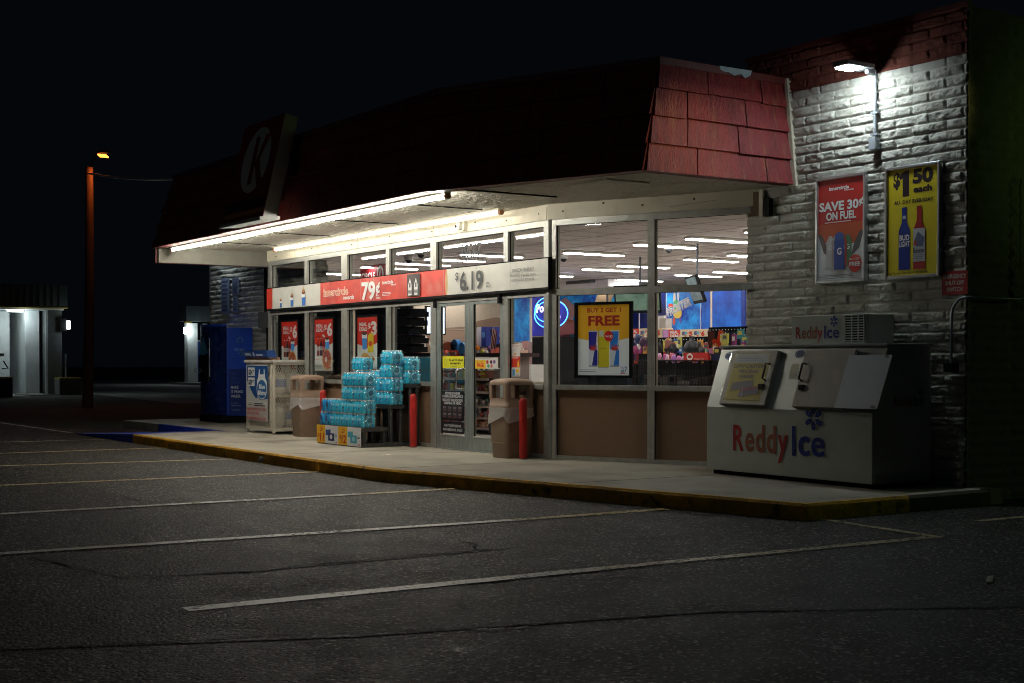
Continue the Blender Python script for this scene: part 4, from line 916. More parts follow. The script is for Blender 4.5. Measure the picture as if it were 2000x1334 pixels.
diamond(mb, (gx1-.02, gy0+f, gz0-.02), (0, 1, 0), (0, 0, 1), gy1-gy0-2*f, gz1-gz0-f+.02, .045, .075, .008, CW)
diamond(mb, (gx0+f, gy0+.02, gz0-.02), (1, 0, 0), (0, 0, 1), gx1-gx0-2*f, gz1-gz0-f+.02, .05, .08, .008, CW)
mb.build('mesh_panel', t)
CYL = mat('cylinder_white', (.6, .58, .52), .4, var=.1, dirt_or_sheen=(6, .6, .7, (.35, .33, .3)))
for j, z in enumerate((.26, .825)):
    for i in range(3):
        for k in range(2):
            c = (gx0+.2+.36*i+.0, gy0+.2+.3*k, z)
            mb = MB(); mb.lathe(c, [(.08, 0), (.1, .01), (.1, .03), (.14, .05), (.15, .1), (.15, .3), (.13, .36), (.06, .39), (.03, .4)], CYL, 16); mb.tube([(c[0]+.07*math.cos(a_), c[1]+.07*math.sin(a_), z+.4) for a_ in [R(30*q_) for q_ in range(11)]], .008, CYL, 6)
            cy_ = mb.build('gas_cylinder', t); mb = MB(); mb.lathe(c, [(.1505, .14), (.1515, .16), (.1515, .26), (.1505, .28)], ink((.05, .12, .4)) if (i+k+j) % 2 else ink((.5, .5, .45)), 16); mb.build('label', cy_)
a = Art((gx0+.07, gy0-.012, .36), (1, 0, 0), (0, 0, 1), gx1-gx0-.26, 1.0, (.5, .5, .47)); NB = (.01, .06, .22)
a.poly([(0, .98), (1, .98), (1, .4), (.62, .38), (.4, .5), (.15, .68), (0, .75)], NB); a.rect(0, .72, .2, .98, NB); a.ell(.18, .45, .0, .0, NB) if False else None
a.poly([(0, .72), (.12, .6), (.3, .47), (.42, .41), (.5, .4), (.5, .74), (0, .76)], NB)
for v, s in ((.80, '24'), (.62, '59')): a.rect(.05, v, .38, v+.15, WHITE); a.text('$'+s, .07, v+.025, .085, BLACK, w=.2, bold=.06); a.text('99', .28, v+.07, .04, BLACK, w=.08, bold=.04)
a.poly([(.5, .72), (.56, .78), (.6, .92), (.64, .92), (.64, .83), (.82, .83), (.82, .92), (.86, .92), (.88, .78), (.97, .7), (.97, .62), (.5, .62)], WHITE); a.ell(.73, .58, .25, .19, WHITE); a.ell(.73, .57, .225, .165, (.02, .12, .35)); a.text('Blue', .6, .58, .075, WHITE, w=.28, bold=.06); a.text('Rhino', .56, .47, .075, WHITE, w=.38, bold=.06)
a.rect(.02, .24, .98, .345, (.6, .6, .56)); a.rect(.3, .26, .32, .33, GREY); a.lines(.08, .28, .33, .27, 2, BLACK); a.lines(.36, .9, .33, .26, 2, BLACK, .5); RR_ = (.55, .06, .05); a.text('EMERGENCIES CALL', .02, .19, .035, RR_, w=.94, bold=.04); a.text('NO SMOKING', .02, .115, .045, RR_, w=.6, bold=.04); a.text('FLAMMABLE LP GAS', .02, .03, .045, RR_, w=.94, bold=.04)
a.build('poster', t)
mb = MB(); mb.obox((gx0-.12, gy0-.0, gz1+.075), (1.12, -.0, .0), (0, .3, 0), (0, 0, .0), CW) if False else None
mb = MB(); mb.box(gx0-.0, gx1-.15, gy0+.0, gy0+.2, gz1+.046, gz1+.09, mat('header_base', (.35, .2, .14), .7, var=.3)); mb.prism([(gx0-.12, gy0-.04, gz1+.09), (gx1-.1, gy0-.04, gz1+.09), (gx1-.1, gy0-.08, gz1+.21), (gx0-.16, gy0-.08, gz1+.21)], (0, .16, 0), ink((.02, .06, .22)))
mb.build('header', t)
a = Art((gx0-.08, gy0-.0515, gz1+.1), (1, 0, 0), (0, -.33, 1), 1.05, .1); a.text('PROPANE', .18, .25, .5, (.55, .6, .65), w=.24, bold=.05); a.ell(.55, .5, .03, .4, (.6, .6, .6)); a.text('Blue Rhino', .66, .2, .32, WHITE, w=.26, bold=.05); a.build('header_print', t)

# water vending machine
PB_ = mat('machine_blue', (.012, .075, .55), .4, var=.08, coat=.2); PBD = mat('machine_navy', (.006, .018, .1), .25, var=.08, coat=.5); PBM = mat('machine_navy_panel', (.008, .03, .2), .4, var=.05)
mx0, mx1, my0, my1, mz0, mz1 = -28.3, -26.92, 10.62, 11.3, .3, 2.12
t = thing('water_vending_machine', 'tall blue water vending machine with a rounded dark front', 'vending machine', (-27.5, 11, .15))
mb = MB(); mb.box(mx0, mx1, my0+.12, my1, mz0, mz1, PB_); mb.build('cabinet', t, bevel=.015)
mb = MB(); n = 12; out = [(mx0+.01+(mx1-mx0-.02)*i/n, my0+.115-.22*math.sin(math.pi*i/n)**.7) for i in range(n+1)]+[(mx1-.01, my0+.118), (mx0+.01, my0+.118)]
mb.prism([(x, y, mz0+.02) for x, y in out], (0, 0, mz1-mz0+.0), PBD); mb.prism([(x, y, mz1+.022) for x, y in out[:n+1]], (0, 0, .04), PB_); mb.build('front', t)
mb = MB(); mb.box(mx0+.08, mx1-.06, my0+.02, my1-.08, .155, mz0-.005, BLKP); mb.build('base', t)
mb = MB(); yy = my0-.11; mb.box(-27.9, -27.35, yy-.01, yy+.02, 1.0, 1.55, mat('recess_black', (.01, .008, .006), .2)); mb.add([(-27.62, yy-.015, 1.95), (-27.85, yy-.015, 1.6), (-27.6, yy-.03, 1.54), (-27.36, yy-.015, 1.6)], [(0, 1, 2, 3)], mat('drop_graphic', (.05, .25, .35), .3)); mb.tube([(-27.95, yy-.04, 1.28), (-27.95, yy-.08, 1.24), (-27.95, yy-.04, 1.18)], .02, COND, 8)
mb.tube([(-27.25, yy-.02, 1.1), (-27.25, yy-.02, 1.9)], .012, COND, 6); mb.build('dispenser', t)
a = Art((mx1+.004, my0+.16, mz0+.02), (0, 1, 0), (0, 0, 1), my1-my0-.2, mz1-mz0-.04); GB = (.12, .2, .42)
a.rect(-.02, .0, 1.0, .53, PBM); a.ring(.5, .86, .16, .16*.48/1.78, .07, (.1, .2, .45), 28, -30, 220); a.ring(.5, .85, .1, .1*.48/1.78, .05, (.05, .1, .3), 24, 150, 330)
a.text('PRIMO', .5, .735, .035, (.35, .45, .65), w=.48, al='c', bold=.01); a.text('WATER', .5, .705, .014, (.25, .32, .5), w=.24, al='c')
LB = (.05, .1, .32)
for i, (s, c) in enumerate((('LIFE', LB), ('NEEDS', LB), ('WATER.', LB), ('MAKE', WHITE), ('IT PRIMO', WHITE), ('WATER.', WHITE))): a.text(s, .08, .46-.052*i, .032, c, w=(.22, .36, .42, .34, .55, .45)[i], bold=.03)
a.text('BUY 5 GALLON', .1, .13, .012, (.3, .4, .6), w=.3); a.text('PRIMO WATER', .1, .1, .014, (.35, .45, .6), w=.42); a.text('WATER.COM', .1, .05, .014, (.35, .45, .6), w=.36); a.build('print', t)

# tiered black stand with shrink-wrapped water
BP = mat('black_plastic', (.035, .035, .035), .6, var=.25, scale=9, bump=.2, bscale=60, dirt_or_sheen=(7, .55, .7, (.09, .085, .08)))
def stand(x0, x1, y0, y1, h, label, nleg=4):
    t = thing('display_stand', label, 'display stand', ((x0+x1)/2, (y0+y1)/2, .15), 'black plastic stands in steps against the window'); z = .152
    mb = MB(); mb.box(x0, x1, y0, y1, z+h-.06, z+h, BP); mb.build('deck', t, bevel=.006)
    mb = MB(); mb.box(x0, x1, y0, y1, z, z+.055, BP); mb.build('base', t, bevel=.006)
    xs = [x0+.04+(x1-x0-.08)*i/(nleg-1) for i in range(nleg)]
    for x in xs:
        for y in (y0+.05, y1-.05): mb = MB(); mb.tube([(x, y, z+.05), (x, y, z+h-.055)], .03, BP, 10); mb.build('leg', t)
    return t
SX0, SX1 = -19.55, -18.06
stand(SX0, SX1, 9.28, 9.72, .29, 'lowest black stand carrying the front row of water packs'); stand(SX0+.1, SX1+.0, 9.73, 9.99, .62, 'middle black stand behind the front row of water packs'); stand(SX0-.5, SX1+.12, 9.995, 10.2, .93, 'tallest black stand against the window carrying two layers', 5)
# price signs on the low stand
def fsA(a): a.rect(0, 0, .37, 1, (.8, .45, .02)); a.text('2/', .14, .66, .2, (.45, .03, .02), w=.14, bold=.03, shear=.2); a.text('$', .05, .36, .2, (.45, .03, .02), w=.07, bold=.03); a.text('11', .14, .12, .42, (.45, .03, .02), w=.16, bold=.05, shear=.1)
def tray_print(x0, x1, n, c1, c2, label):
    a = Art((x0, 9.262, .165), (1, 0, 0), (0, 0, 1), x1-x0, .275, (.72, .73, .74)); a.rect(0, 0, .40, 1, (.8, .45, .02)); D_ = (.45, .03, .02)
    a.text('2/', .15, .66, .2, D_, w=.16, bold=.03, shear=.2); a.text('$', .06, .34, .2, D_, w=.08, bold=.03); a.text(n, .15, .12, .42, D_, w=.2, bold=.05, shear=.1)
    a.rect(.43, .45, .66, .78, c1); a.rect(.55, .16, .83, .58, c2)
    for u in (.47, .53, .59): a.ell(u, .8, .016, .05, WHITE)
    a.ell(.69, .38, .06, .13, WHITE if n == '11' else (.3, .6, .7)); a.lines(.86, .97, .55, .4, 2, BLACK, .5); a.rect(.9, .07, .98, .12, RED); tag(a.build('price_sign'), label, 'price sign', None)
tray_print(SX0, SX0+.745, '11', (.03, .07, .25), (.01, .03, .14), 'two for eleven price sign on the low stand'); tray_print(SX0+.748, SX1, '12', (.08, .38, .5), (.06, .34, .46), 'two for twelve price sign on the low stand')

PET = mat('water_pet', (.05, .60, .92), .12, var=.25, scale=40, coat=.6); PETD = mat('water_pet_dark', (.04, .42, .85), .12, var=.3, scale=30, coat=.6)
def film_mat():
    m = bpy.data.materials.new('shrink_film'); m.use_nodes = True; t = m.node_tree; N = t.nodes; L = t.links; N.remove(N['Principled BSDF'])
    g_ = N.new('ShaderNodeBsdfGlossy'); g_.inputs['Roughness'].default_value = .12; g_.inputs[0].default_value = (.9, .97, 1, 1)
    di = N.new('ShaderNodeBsdfDiffuse'); di.inputs[0].default_value = (.75, .93, .97, 1)
    tr = N.new('ShaderNodeBsdfTransparent'); tr.inputs[0].default_value = (.95, 1, 1, 1)
    tc = N.new('ShaderNodeTexCoord'); n = N.new('ShaderNodeTexNoise'); n.inputs['Scale'].default_value = 22; n.inputs['Detail'].default_value = 4; n.inputs['Distortion'].default_value = 1.5; L.new(tc.outputs['Object'], n.inputs['Vector'])
    bp = N.new('ShaderNodeBump'); bp.inputs['Strength'].default_value = 1; bp.inputs['Distance'].default_value = .03; L.new(n.outputs['Fac'], bp.inputs['Height'])
    L.new(bp.outputs[0], g_.inputs['Normal']); L.new(bp.outputs[0], di.inputs['Normal'])
    cr = N.new('ShaderNodeValToRGB'); cr.color_ramp.elements[0].position = .5; cr.color_ramp.elements[0].color = (.0, .0, .0, 1); cr.color_ramp.elements[1].position = .72; cr.color_ramp.elements[1].color = (.5, .5, .5, 1); L.new(n.outputs['Fac'], cr.inputs[0])
    m1 = N.new('ShaderNodeMixShader'); L.new(cr.outputs[0], m1.inputs[0]); L.new(tr.outputs[0], m1.inputs[1]); L.new(di.outputs[0], m1.inputs[2])
    m2 = N.new('ShaderNodeMixShader'); m2.inputs[0].default_value = .12; L.new(m1.outputs[0], m2.inputs[1]); L.new(g_.outputs[0], m2.inputs[2]); L.new(m2.outputs[0], N['Material Output'].inputs[0]); return m
FILM = film_mat(); CAPM = mat('bottle_cap', (.75, .78, .78), .4, var=.05); LBL = mat('bottle_label', (.03, .3, .5), .4, var=.1); LBLN = mat('bottle_label_navy', (.02, .07, .32), .4, var=.1); WTX = (.45, .75, .82); SWR = (.02, .09, .24)
def water_pack(dark=False):
    t = thing('water_pack', 'x', 'water pack', (0, 0, 0), 'shrink wrapped packs of water bottles'); L_, D_, H_ = .362, .225, .2; pt_ = PETD if dark else PET
    r = L_/8; mb = MB()
    for i in range(4):
        for j in range(3):
            c_ = (-L_/2+r+2*r*i, -D_/2+D_/6+D_/3*j, 0); k_ = D_/6/r
            mb.lathe(c_, [(r*.7, 0), (r*.94, .012), (r*.78, .045), (r*.92, .06), (r*.78, .075), (r*.93, .092), (r*.93, .13), (r*.7, .155), (r*.36, .176), (r*.3, .184)], pt_, 12, 1, k_)
            mb.lathe((c_[0], c_[1], .182), [(r*.4, 0), (r*.4, .018)], CAPM, 8, 1, k_)
    mb.build('bottles', t)
    # film shell
    mb = MB(); nu, nv = 40, 9; secs = []
    o = rsq(1, .22, 6); vs = []
    zs = [(.0, .93), (.01, 1.0), (.05, 1.02), (.1, 1.02), (.15, 1.0), (.175, .95), (.193, .86), (.2, .7)]
    n = len(o)
    for z, f_ in zs:
        for x, y in o:
            w_ = 1+.03*noise.noise(Vector((x*3, y*3, z*30))); vs.append((x*(L_/2+.006)*f_*w_, y*(D_/2+.006)*f_*w_, z+.004*noise.noise(Vector((x*6, y*5, z*9)))))
    fs = [(i*n+k, i*n+(k+1) % n, (i+1)*n+(k+1) % n, (i+1)*n+k) for i in range(len(zs)-1) for k in range(n)]
    sd = [f_ for f_ in fs if abs(sum(vs[q_][1] for q_ in f_)/4) > D_*.47 and sum(vs[q_][2] for q_ in f_)/4 < .17]
    mb.add(vs, [f_ for f_ in fs if f_ not in sd], FILM, True); mb.add(vs[-n:], [tuple(range(n))], FILM)
    # puckered ring at the ends
    RG = mat('film_pucker', (.35, .62, .68), .25, var=.3, scale=60, bump=.8, bscale=90)
    for sx in (-1, 1):
        P_ = []
        for k in range(19):
            an = 2*math.pi*k/18; rr = .052+.012*noise.noise(Vector((k*.9, sx*3, 1))); P_.append((sx*(L_/2+.010), rr*math.cos(an), .1+rr*math.sin(an)))
        mb.tube(P_, .0025, RG, 5, False)
        for k in range(7):
            an = k*.9+.3; mb.tube([(sx*(L_/2+.010), .07*math.cos(an), .1+.07*math.sin(an)), (sx*(L_/2+.011), .095*math.cos(an+.15), .1+.09*math.sin(an+.1))], .0025, RG, 4, False)
    mb.build('film', t)
    a = Art((-L_/2+.0, -D_/2-.0105, 0), (1, 0, 0), (0, 0, 1), L_, H_, e=.0003)
    if dark:
        for c in (.25, .75): a.ell(c, .5, .1, .3, (.01, .03, .12), 16); a.ring(c, .5, .085, .25, .012, (.3, .5, .65)); a.ell(c, .5, .04, .1, (.05, .15, .4), 12)
    else:
        for c in (.0, .5): a.text('DASANI', c+.06, .5, .2, WTX, w=.38, bold=.015); a.poly([(c+.12, .34), (c+.2, .44), (c+.26, .42), (c+.2, .28), (c+.1, .2)], (.015, .1, .32)); a.poly([(c+.14, .24), (c+.22, .32), (c+.26, .3)], WTX)
    a.build('print', t)
    a = Art((L_/2+.0115, -.035, 0), (0, 1, 0), (0, 0, 1), .08, H_, e=.0003); a.ell(.45, .52, .5, .2, mat('film_hollow', (.04, .2, .3), .3, var=.5, scale=60), 14); a.poly([(.3, .02), (.6, .05), (.5, .16), (.35, .12)], SWR); a.build('end_mark', t)
    return t
wp = water_pack(); wd = water_pack(True)
rgn = random.Random(4); packs = []
zL, zM, zH = .445, .775, 1.085
colx = [SX1-.185-.372*i for i in range(4)]
ordn = ['rightmost', 'second from right', 'third from right', 'leftmost']; lay = ['bottom', 'second', 'third', 'top']
first = {False: True, True: True}
def place_pack(x, y, z, label, dark=False, rot=0):
    src = wd if dark else wp
    if first[dark]: first[dark] = False; r = src
    else: r = copy_tree(src)
    r.location = (x+rgn.uniform(-.008, .008), y+rgn.uniform(-.006, .006), z); r['label'] = label; r.rotation_euler.z = rot+rgn.uniform(-.05, .05)
for i in range(4):
    nl = 4 if i < 2 else 2
    for k in range(nl):
        place_pack(colx[i]+(.01 if k % 2 else -.01), 9.42, zL+.203*k, f'water pack on the low stand, {ordn[i]} column, {lay[k]} layer', dark=(i == 3 and k < 2))
for i in range(4):
    nl = (4, 2, 2, 1)[i]
    for k in range(nl): place_pack(colx[i]+.02+(.0 if i else .03*(k % 2)), 9.85, zM+.203*k, f'water pack on the middle stand, {ordn[i]} column, {lay[k]} layer')
for i, x in enumerate((-18.12, -18.55, -19.0, -19.62)):
    for k in range(2 if i != 2 else 1): place_pack(x, 10.09, zH+.203*k, f'water pack on the tallest stand, {ordn[i]} column, {lay[k]} layer')

# ice merchandiser
ICE = mat('ice_box_white', (.46, .49, .44), .5, var=.06, scale=3, bump=.06, bscale=70, dirt_or_sheen=(1.4, .52, .78, (.34, .34, .29))); STL = mat('ice_door_steel', (.2, .19, .165), .5, metal=.35, var=.15, scale=4, bump=.08, bscale=12, dirt_or_sheen=(4, .55, .75, (.3, .26, .22)))
STG = mat('ice_front_steel', (.3, .32, .3), .35, metal=.5, var=.08, scale=3, bump=.05)
ix0, ix1, iy0, iy1 = -11.80, -9.37, 10.41, 11.27; zk, zt_ = .90, 1.56; iyt = 10.64
t = thing('ice_merchandiser', 'white slant front ice freezer with two doors against the block wall', 'ice freezer', (-10.6, 10.8, .15))
prof = [(iy0, .2), (iy0, zk), (iyt, zt_), (iy1, zt_), (iy1, .2)]
mb = MB(); mb.prism([(ix0, y, z) for y, z in prof], (ix1-ix0, 0, 0), ICE); mb.build('body', t, bevel=.006)
mb = MB(); mb.box(ix0+.06, ix1-.06, iy0+.05, iy1-.02, .153, .199, BLKP); mb.build('base', t)
mb = MB(); mb.box(ix0-.01, ix1+.012, iyt-.035, iy1+.01, zt_+.001, zt_+.03, STG); mb.build('top', t, bevel=.005)
sl = Vector((0, iyt-iy0, zt_-zk)); sL = sl.length; slu = sl/sL; sln = Vector((0, -slu.z, slu.y))
def sp(x, s, d=0): return Vector((x, iy0, zk))+slu*s+sln*d
mb = MB(); mb.obox(sp(ix0+.005, .0, .001), (ix1-ix0-.01, 0, 0), slu*(sL-.01), sln*.004, STG); mb.build('slant_face', t)
HB = mat('handle_dark', (.08, .07, .06), .35, metal=.8)
def idoor(x0, x1, hx, side):
    mb = MB(); mb.obox(sp(x0, .02, .006), (x1-x0, 0, 0), slu*(sL-.07), sln*.06, STL); d = mb.build('door', t, bevel=.008)
    mb = MB(); mb.tube([sp(hx, .3, .06), sp(hx, .31, .12), sp(hx, .48, .12), sp(hx, .49, .06)], .011, HB, 8); mb.box(hx-.03*side-.03, hx-.03*side+.03, sp(0, .24, .07).y-.03, sp(0, .24, .07).y+.01, sp(0, .2, .07).z, sp(0, .26, .07).z, HB); mb.build('handle', d)
    mb = MB()
    for s in (.12, .52): mb.obox(sp(x0-.02 if side > 0 else x1, s, .01), (.02, 0, 0), slu*.1, sln*.05, mat('hinge_bright', (.8, .8, .78), .2, metal=1, var=0))
    mb.build('hinge', d); return d
d1 = idoor(-11.54, -10.82, -10.9, 1); d2 = idoor(-10.42, -9.72, -10.36, -1)
a = Art(sp(-11.47, .06, .068), (1, 0, 0), slu, .56, sL-.15, (.55, .5, .2)); a.rect(.02, .015, .98, .985, (.5, .42, .07)); a.rect(.02, .8, .98, .985, (.5, .52, .5)); a.lines(.12, .88, .94, .84, 3, (.25, .28, .45), .3)
TK = (.13, .12, .1)
a.text('LOW CARTON', .04, .70, .068, TK, w=.9, bold=.05, shear=.1); a.text('PRICING', .22, .59, .068, TK, w=.55, bold=.05, shear=.1); a.text('HERE!', .28, .48, .068, TK, w=.4, bold=.05, shear=.1)
a.poly([(.12, .2), (.12, .38), (.7, .44), (.74, .3)], (.15, .13, .13)); a.poly([(.38, .08), (.4, .26), (.9, .32), (.93, .16)], (.13, .1, .15)); a.poly([(.4, .2), (.62, .22), (.92, .29), (.92, .32), (.42, .26)], (.28, .07, .1)); a.rect(.05, .02, .95, .035, (.3, .25, .03)); a.rect(.46, .05, .475, .28, (.5, .5, .45)); a.build('carton_sign', t)
mb = MB(); mb.obox(sp(-9.81, .02, .075), (.56, 0, .0), slu*.56+Vector((.03, 0, 0)), sln*.005, mat('plain_sheet', (.4, .43, .46), .4, var=.05)); mb.build('sheet', t)
a = Art(sp(-9.81, .02, .082), (1, 0, 0), slu, .56, .56); a.rect(.9, .95, .98, .99, (.15, .12, .12)); a.rect(.85, .02, .95, .06, (.15, .12, .12)); a.build('sheet_mark', t)
for x, s in ((-11.71, sL-.1), (-10.62, sL-.08)):
    a = Art(sp(x, s-.04, .007), (1, 0, 0), slu, .14, .09); a.ell(.5, .5, .5, .5, (.02, .06, .2)); a.ring(.5, .5, .38, .38, .03, (.2, .3, .45)); a.build('badge', t)
a = Art(sp(-10.63, .34, .007), (1, 0, 0), slu, .12, .17, (.5, .47, .33)); a.rect(0, 0, 1, .2, (.55, .52, .4)); a.build('paper_note', t)
RI = (.38, .03, .025); RI2 = (.34, .12, .07); BI = (.012, .03, .22)
def ice_logo(O, U, V, W_, H_, par, name='logo', dim=1):
    a = Art(O, U, V, W_, H_)
    for i, (ch_, u, w_, c) in enumerate((('R', .0, .12, RI), ('e', .135, .10, RI2), ('d', .25, .1, RI2), ('d', .37, .1, RI2), ('y', .485, .11, RI))): 
        a.text(ch_, u, .19, .48 if ch_ == 'R' else .50, c, w=w_, bold=.03)
    a.text('I', .635, .19, .50, BI, w=.035, bold=.05); a.text('c', .70, .19, .50, BI, w=.115, bold=.03); a.text('e', .83, .19, .50, BI, w=.13, bold=.018)
    k = W_/H_
    for q_ in range(6):
        an = R(60*q_+90); c, s = math.cos(an), math.sin(an); c2, s2 = math.cos(an+math.pi/2), math.sin(an+math.pi/2)
        def pp(r_, o_): return (.855+(r_*c+o_*c2)*.062, .86+(r_*s+o_*s2)*.062*k)
        a.poly([pp(.3, 0), pp(.7, -.3), pp(1.25, -.3), pp(1.5, 0), pp(1.25, .3), pp(.7, .3)], BI)
        a.poly([pp(.75, 0), pp(.9, -.12), pp(1.15, 0), pp(.9, .12)], (.1, .16, .4))
    a.build(name, par)
ice_logo((-11.36, iy0-.004, .33), (1, 0, 0), (0, 0, 1), 1.42, .58, t)
ice_logo((ix1+.004, 10.72, .93), (0, 1, 0), (0, 0, 1), .45, .2, t)
# compressor unit on top
mb = MB(); mb.box(-10.93, -9.84, 10.86, 11.25, zt_+.032, 1.905, ICE); cu_ = mb.build('compressor_unit', t, bevel=.01)
ice_logo((-10.86, 10.856, zt_+.05), (1, 0, 0), (0, 0, 1), .66, .26, cu_)
mb = MB(); mb.box(-10.14, -9.88, 10.852, 10.858, zt_+.055, 1.885, BLKP)
for i in range(12):
    z = zt_+.06+.0265*i; mb.box(-10.145, -9.875, 10.844, 10.853, z, z+.012, ICE)
for x in (-10.145, -10.055, -9.965, -9.885): mb.box(x, x+.012, 10.843, 10.852, zt_+.05, 1.89, ICE)
mb.build('grille', cu_)

# litter
def cupthing():
    t = tag(MB().lathe((0, 0, 0), [(.03, 0), (.045, .11), (.047, .112), (.044, .111), (.029, .004)], mat('clear_plastic', (.7, .7, .66), .15, var=.1, trans=.6), 18).build('plastic_cup'), 'clear plastic cup lying against the yellow kerb', 'cup'); return t
c_ = cupthing(); x, y = atZ(515, 906, .0); c_.location = (x, y-.02, .05); c_.rotation_euler = (R(78), 0, R(55))
def litter(px, py, z, w_, l_, rz, col, label, name='paper_scrap'):
    x, y = atZ(px, py, z); mb = MB(); n = 5; vs = []
    for i in range(n+1):
        for j in range(3): vs.append((l_*(i/n-.5), w_*(j/2-.5)*(.8+.3*noise.noise(Vector((i*1.7, j, px)))), .004+.014*abs(noise.noise(Vector((i*1.3, j*2.1, py))))))
    mb.add(vs, [(i*3+j, (i+1)*3+j, (i+1)*3+j+1, i*3+j+1) for i in range(n) for j in range(2)], ink(col)); mb.add([(a_, b_, c_+.002) for a_, b_, c_ in vs], [(i*3+j, (i+1)*3+j, (i+1)*3+j+1, i*3+j+1) for i in range(n) for j in range(2)], ink(col))
    o = mb.build(name); o.location = (x, y, z+.003); o.rotation_euler.z = rz; return tag(o, label, 'litter')
litter(755, 889, .15, .05, .14, .5, (.75, .74, .7), 'small white paper scrap on the walkway before the doors')
litter(1933, 1134, .004, .05, .26, 2.2, (.4, .38, .3), 'pale flat strip lying on the asphalt far right')
litter(1130, 977, 0, .04, .09, 1.2, (.4, .42, .42), 'small grey scrap on the asphalt under the kerb'); litter(1413, 1001, 0, .05, .14, 1.5, (.16, .16, .15), 'dark leaf litter at the kerb foot', 'dry_leaf')
litter(380, 984, .004, .06, .22, 2.4, (.25, .2, .06), 'flattened yellowish leaf on the parking line', 'dry_leaf'); litter(925, 928, .15, .03, .08, .2, (.6, .6, .55), 'white scrap on the walkway edge'); litter(270, 865, 0, .04, .09, .9, (.7, .68, .6), 'white scrap at the blue ramp corner')
litter(968, 961, 0, .03, .06, 2, (.45, .43, .35), 'pale scrap under the kerb ahead of the trash can')

# ================================================================== INSIDE THE SHOP
TRF = mat('troffer_glow', (1, 1, 1), .4, var=0, emit=(1, .94, .88), es=L_TROFFER*5)
proto = thing('ceiling_light', 'white strip light on the shop ceiling', 'ceiling light', (0, 0, 0), 'strip lights on the shop ceiling')
mb = MB(); mb.box(-.09, .09, -.61, .61, -.035, -.001, ink((.7, .68, .62))); mb.build('housing', proto)
mb = MB(); mb.box(-.07, .07, -.6, .6, -.05, -.036, TRF); mb.build('diffuser', proto)
ll = [(x, 14.25) for x in (-14.6, -15.9, -17.15, -19.06)]+[(x, 16.95) for x in (-14.5, -16.2, -17.94, -19.1, -21.06, -22.2, -24.3, -26.2, -28.2)]+[(x, 19.7) for x in (-16.5, -18.9, -20.3, -21.4, -22.6, -24.6, -26.5)]+[(x, 13.0) for x in (-20.35, -21.6, -22.85, -24.1, -26.3)]
for i, (x, y) in enumerate(ll):
    lab = 'ceiling strip light %s row, %s from the right' % ({13.0: 'front left', 14.25: 'nearest', 16.95: 'middle', 19.7: 'far'}[y], ['first', 'second', 'third', 'fourth', 'fifth', 'sixth', 'seventh', 'eighth', 'ninth'][[q_ for q_ in ll if q_[1] == y].index((x, y))])
    if i == 0: proto.location = (x, y, CEIL-.008); proto['label'] = lab
    else: dup(proto, (x, y, CEIL-.008), lab)

def blue_mat(name, a_, b_, sc=1.2):
    m = bpy.data.materials.new(name); m.use_nodes = True; t = m.node_tree; N = t.nodes; L = t.links; b = N['Principled BSDF']; tc = N.new('ShaderNodeTexCoord')
    n = N.new('ShaderNodeTexNoise'); n.inputs['Scale'].default_value = sc; n.inputs['Detail'].default_value = 8; n.inputs['Roughness'].default_value = .7; L.new(tc.outputs['Object'], n.inputs['Vector'])
    cr = N.new('ShaderNodeValToRGB'); e = cr.color_ramp.elements; e[0].position = .4; e[0].color = (*a_, 1); e[1].position = .62; e[1].color = (*b_, 1); L.new(n.outputs['Fac'], cr.inputs[0]); L.new(cr.outputs[0], b.inputs['Base Color']); b.inputs['Roughness'].default_value = .4
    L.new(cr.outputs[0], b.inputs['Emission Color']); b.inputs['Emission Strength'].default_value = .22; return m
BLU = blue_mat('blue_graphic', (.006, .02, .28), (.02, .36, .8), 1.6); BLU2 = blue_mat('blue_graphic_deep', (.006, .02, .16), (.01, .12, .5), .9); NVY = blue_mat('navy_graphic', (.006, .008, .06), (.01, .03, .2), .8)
YB_ = 20.4
def panelY(x0, x1, yt, yb, Y, mt, name, label, cat, th=.04, art=None):
    X0, z1 = atY(x0, yt, Y); X1, _ = atY(x1, yt, Y); z0 = atY(x0, yb, Y)[1]
    mb = MB(); mb.box(X0, X1, Y, Y+th, z0, z1, mt); o = tag(mb.build(name), label, cat)
    if art:
        a = Art((X0, Y-.006, z0), (1, 0, 0), (0, 0, 1), X1-X0, z1-z0, e=.0006); art(a); a.build('artwork', o)
    return o
WST = ink((.6, .6, .62))
def froster(a):
    a.rect(.0, 0, .02, 1, WST); a.rect(.98, 0, 1, 1, WST)
    for (u, v, ru, rv, c) in ((.25, .72, .035, .16, (.7, .62, .4)), (.36, .78, .03, .14, (.55, .6, .62)), (.14, .56, .07, .05, (.7, .08, .06)), (.24, .2, .04, .09, (.7, .1, .06)), (.42, .25, .03, .11, (.2, .1, .35)), (.34, .38, .13, .12, (.7, .5, .1)), (.3, .58, .08, .1, (.1, .35, .15))): a.ell(u, v, ru, rv, c)
    a.text('FROSTER', .06, .31, .18, WHITE, w=.72, bold=.1, rot=.3); a.text('FROSTER', .065, .315, .17, (.01, .01, .04), w=.71, bold=.055, rot=.3); a.text('FROSTER', .07, .32, .16, WHITE, w=.69, bold=.0, rot=.3)
panelY(1301, 1370, 560, 645, YB_, BLU, 'froster_panel', 'bright blue slush drink panel with a splash behind the meal sign', 'wall graphic', art=froster)
panelY(1371, 1387, 560, 645, YB_, BLU2, 'wall_graphic', 'narrow blue wall panel right of the slush drink panel', 'wall graphic'); panelY(1391, 1447, 560, 645, YB_, BLU2, 'wall_graphic', 'wide deep blue wall panel near the right window edge', 'wall graphic'); panelY(1448, 1455, 560, 645, YB_, NVY, 'wall_graphic', 'thin navy wall strip by the cream wall', 'wall graphic')
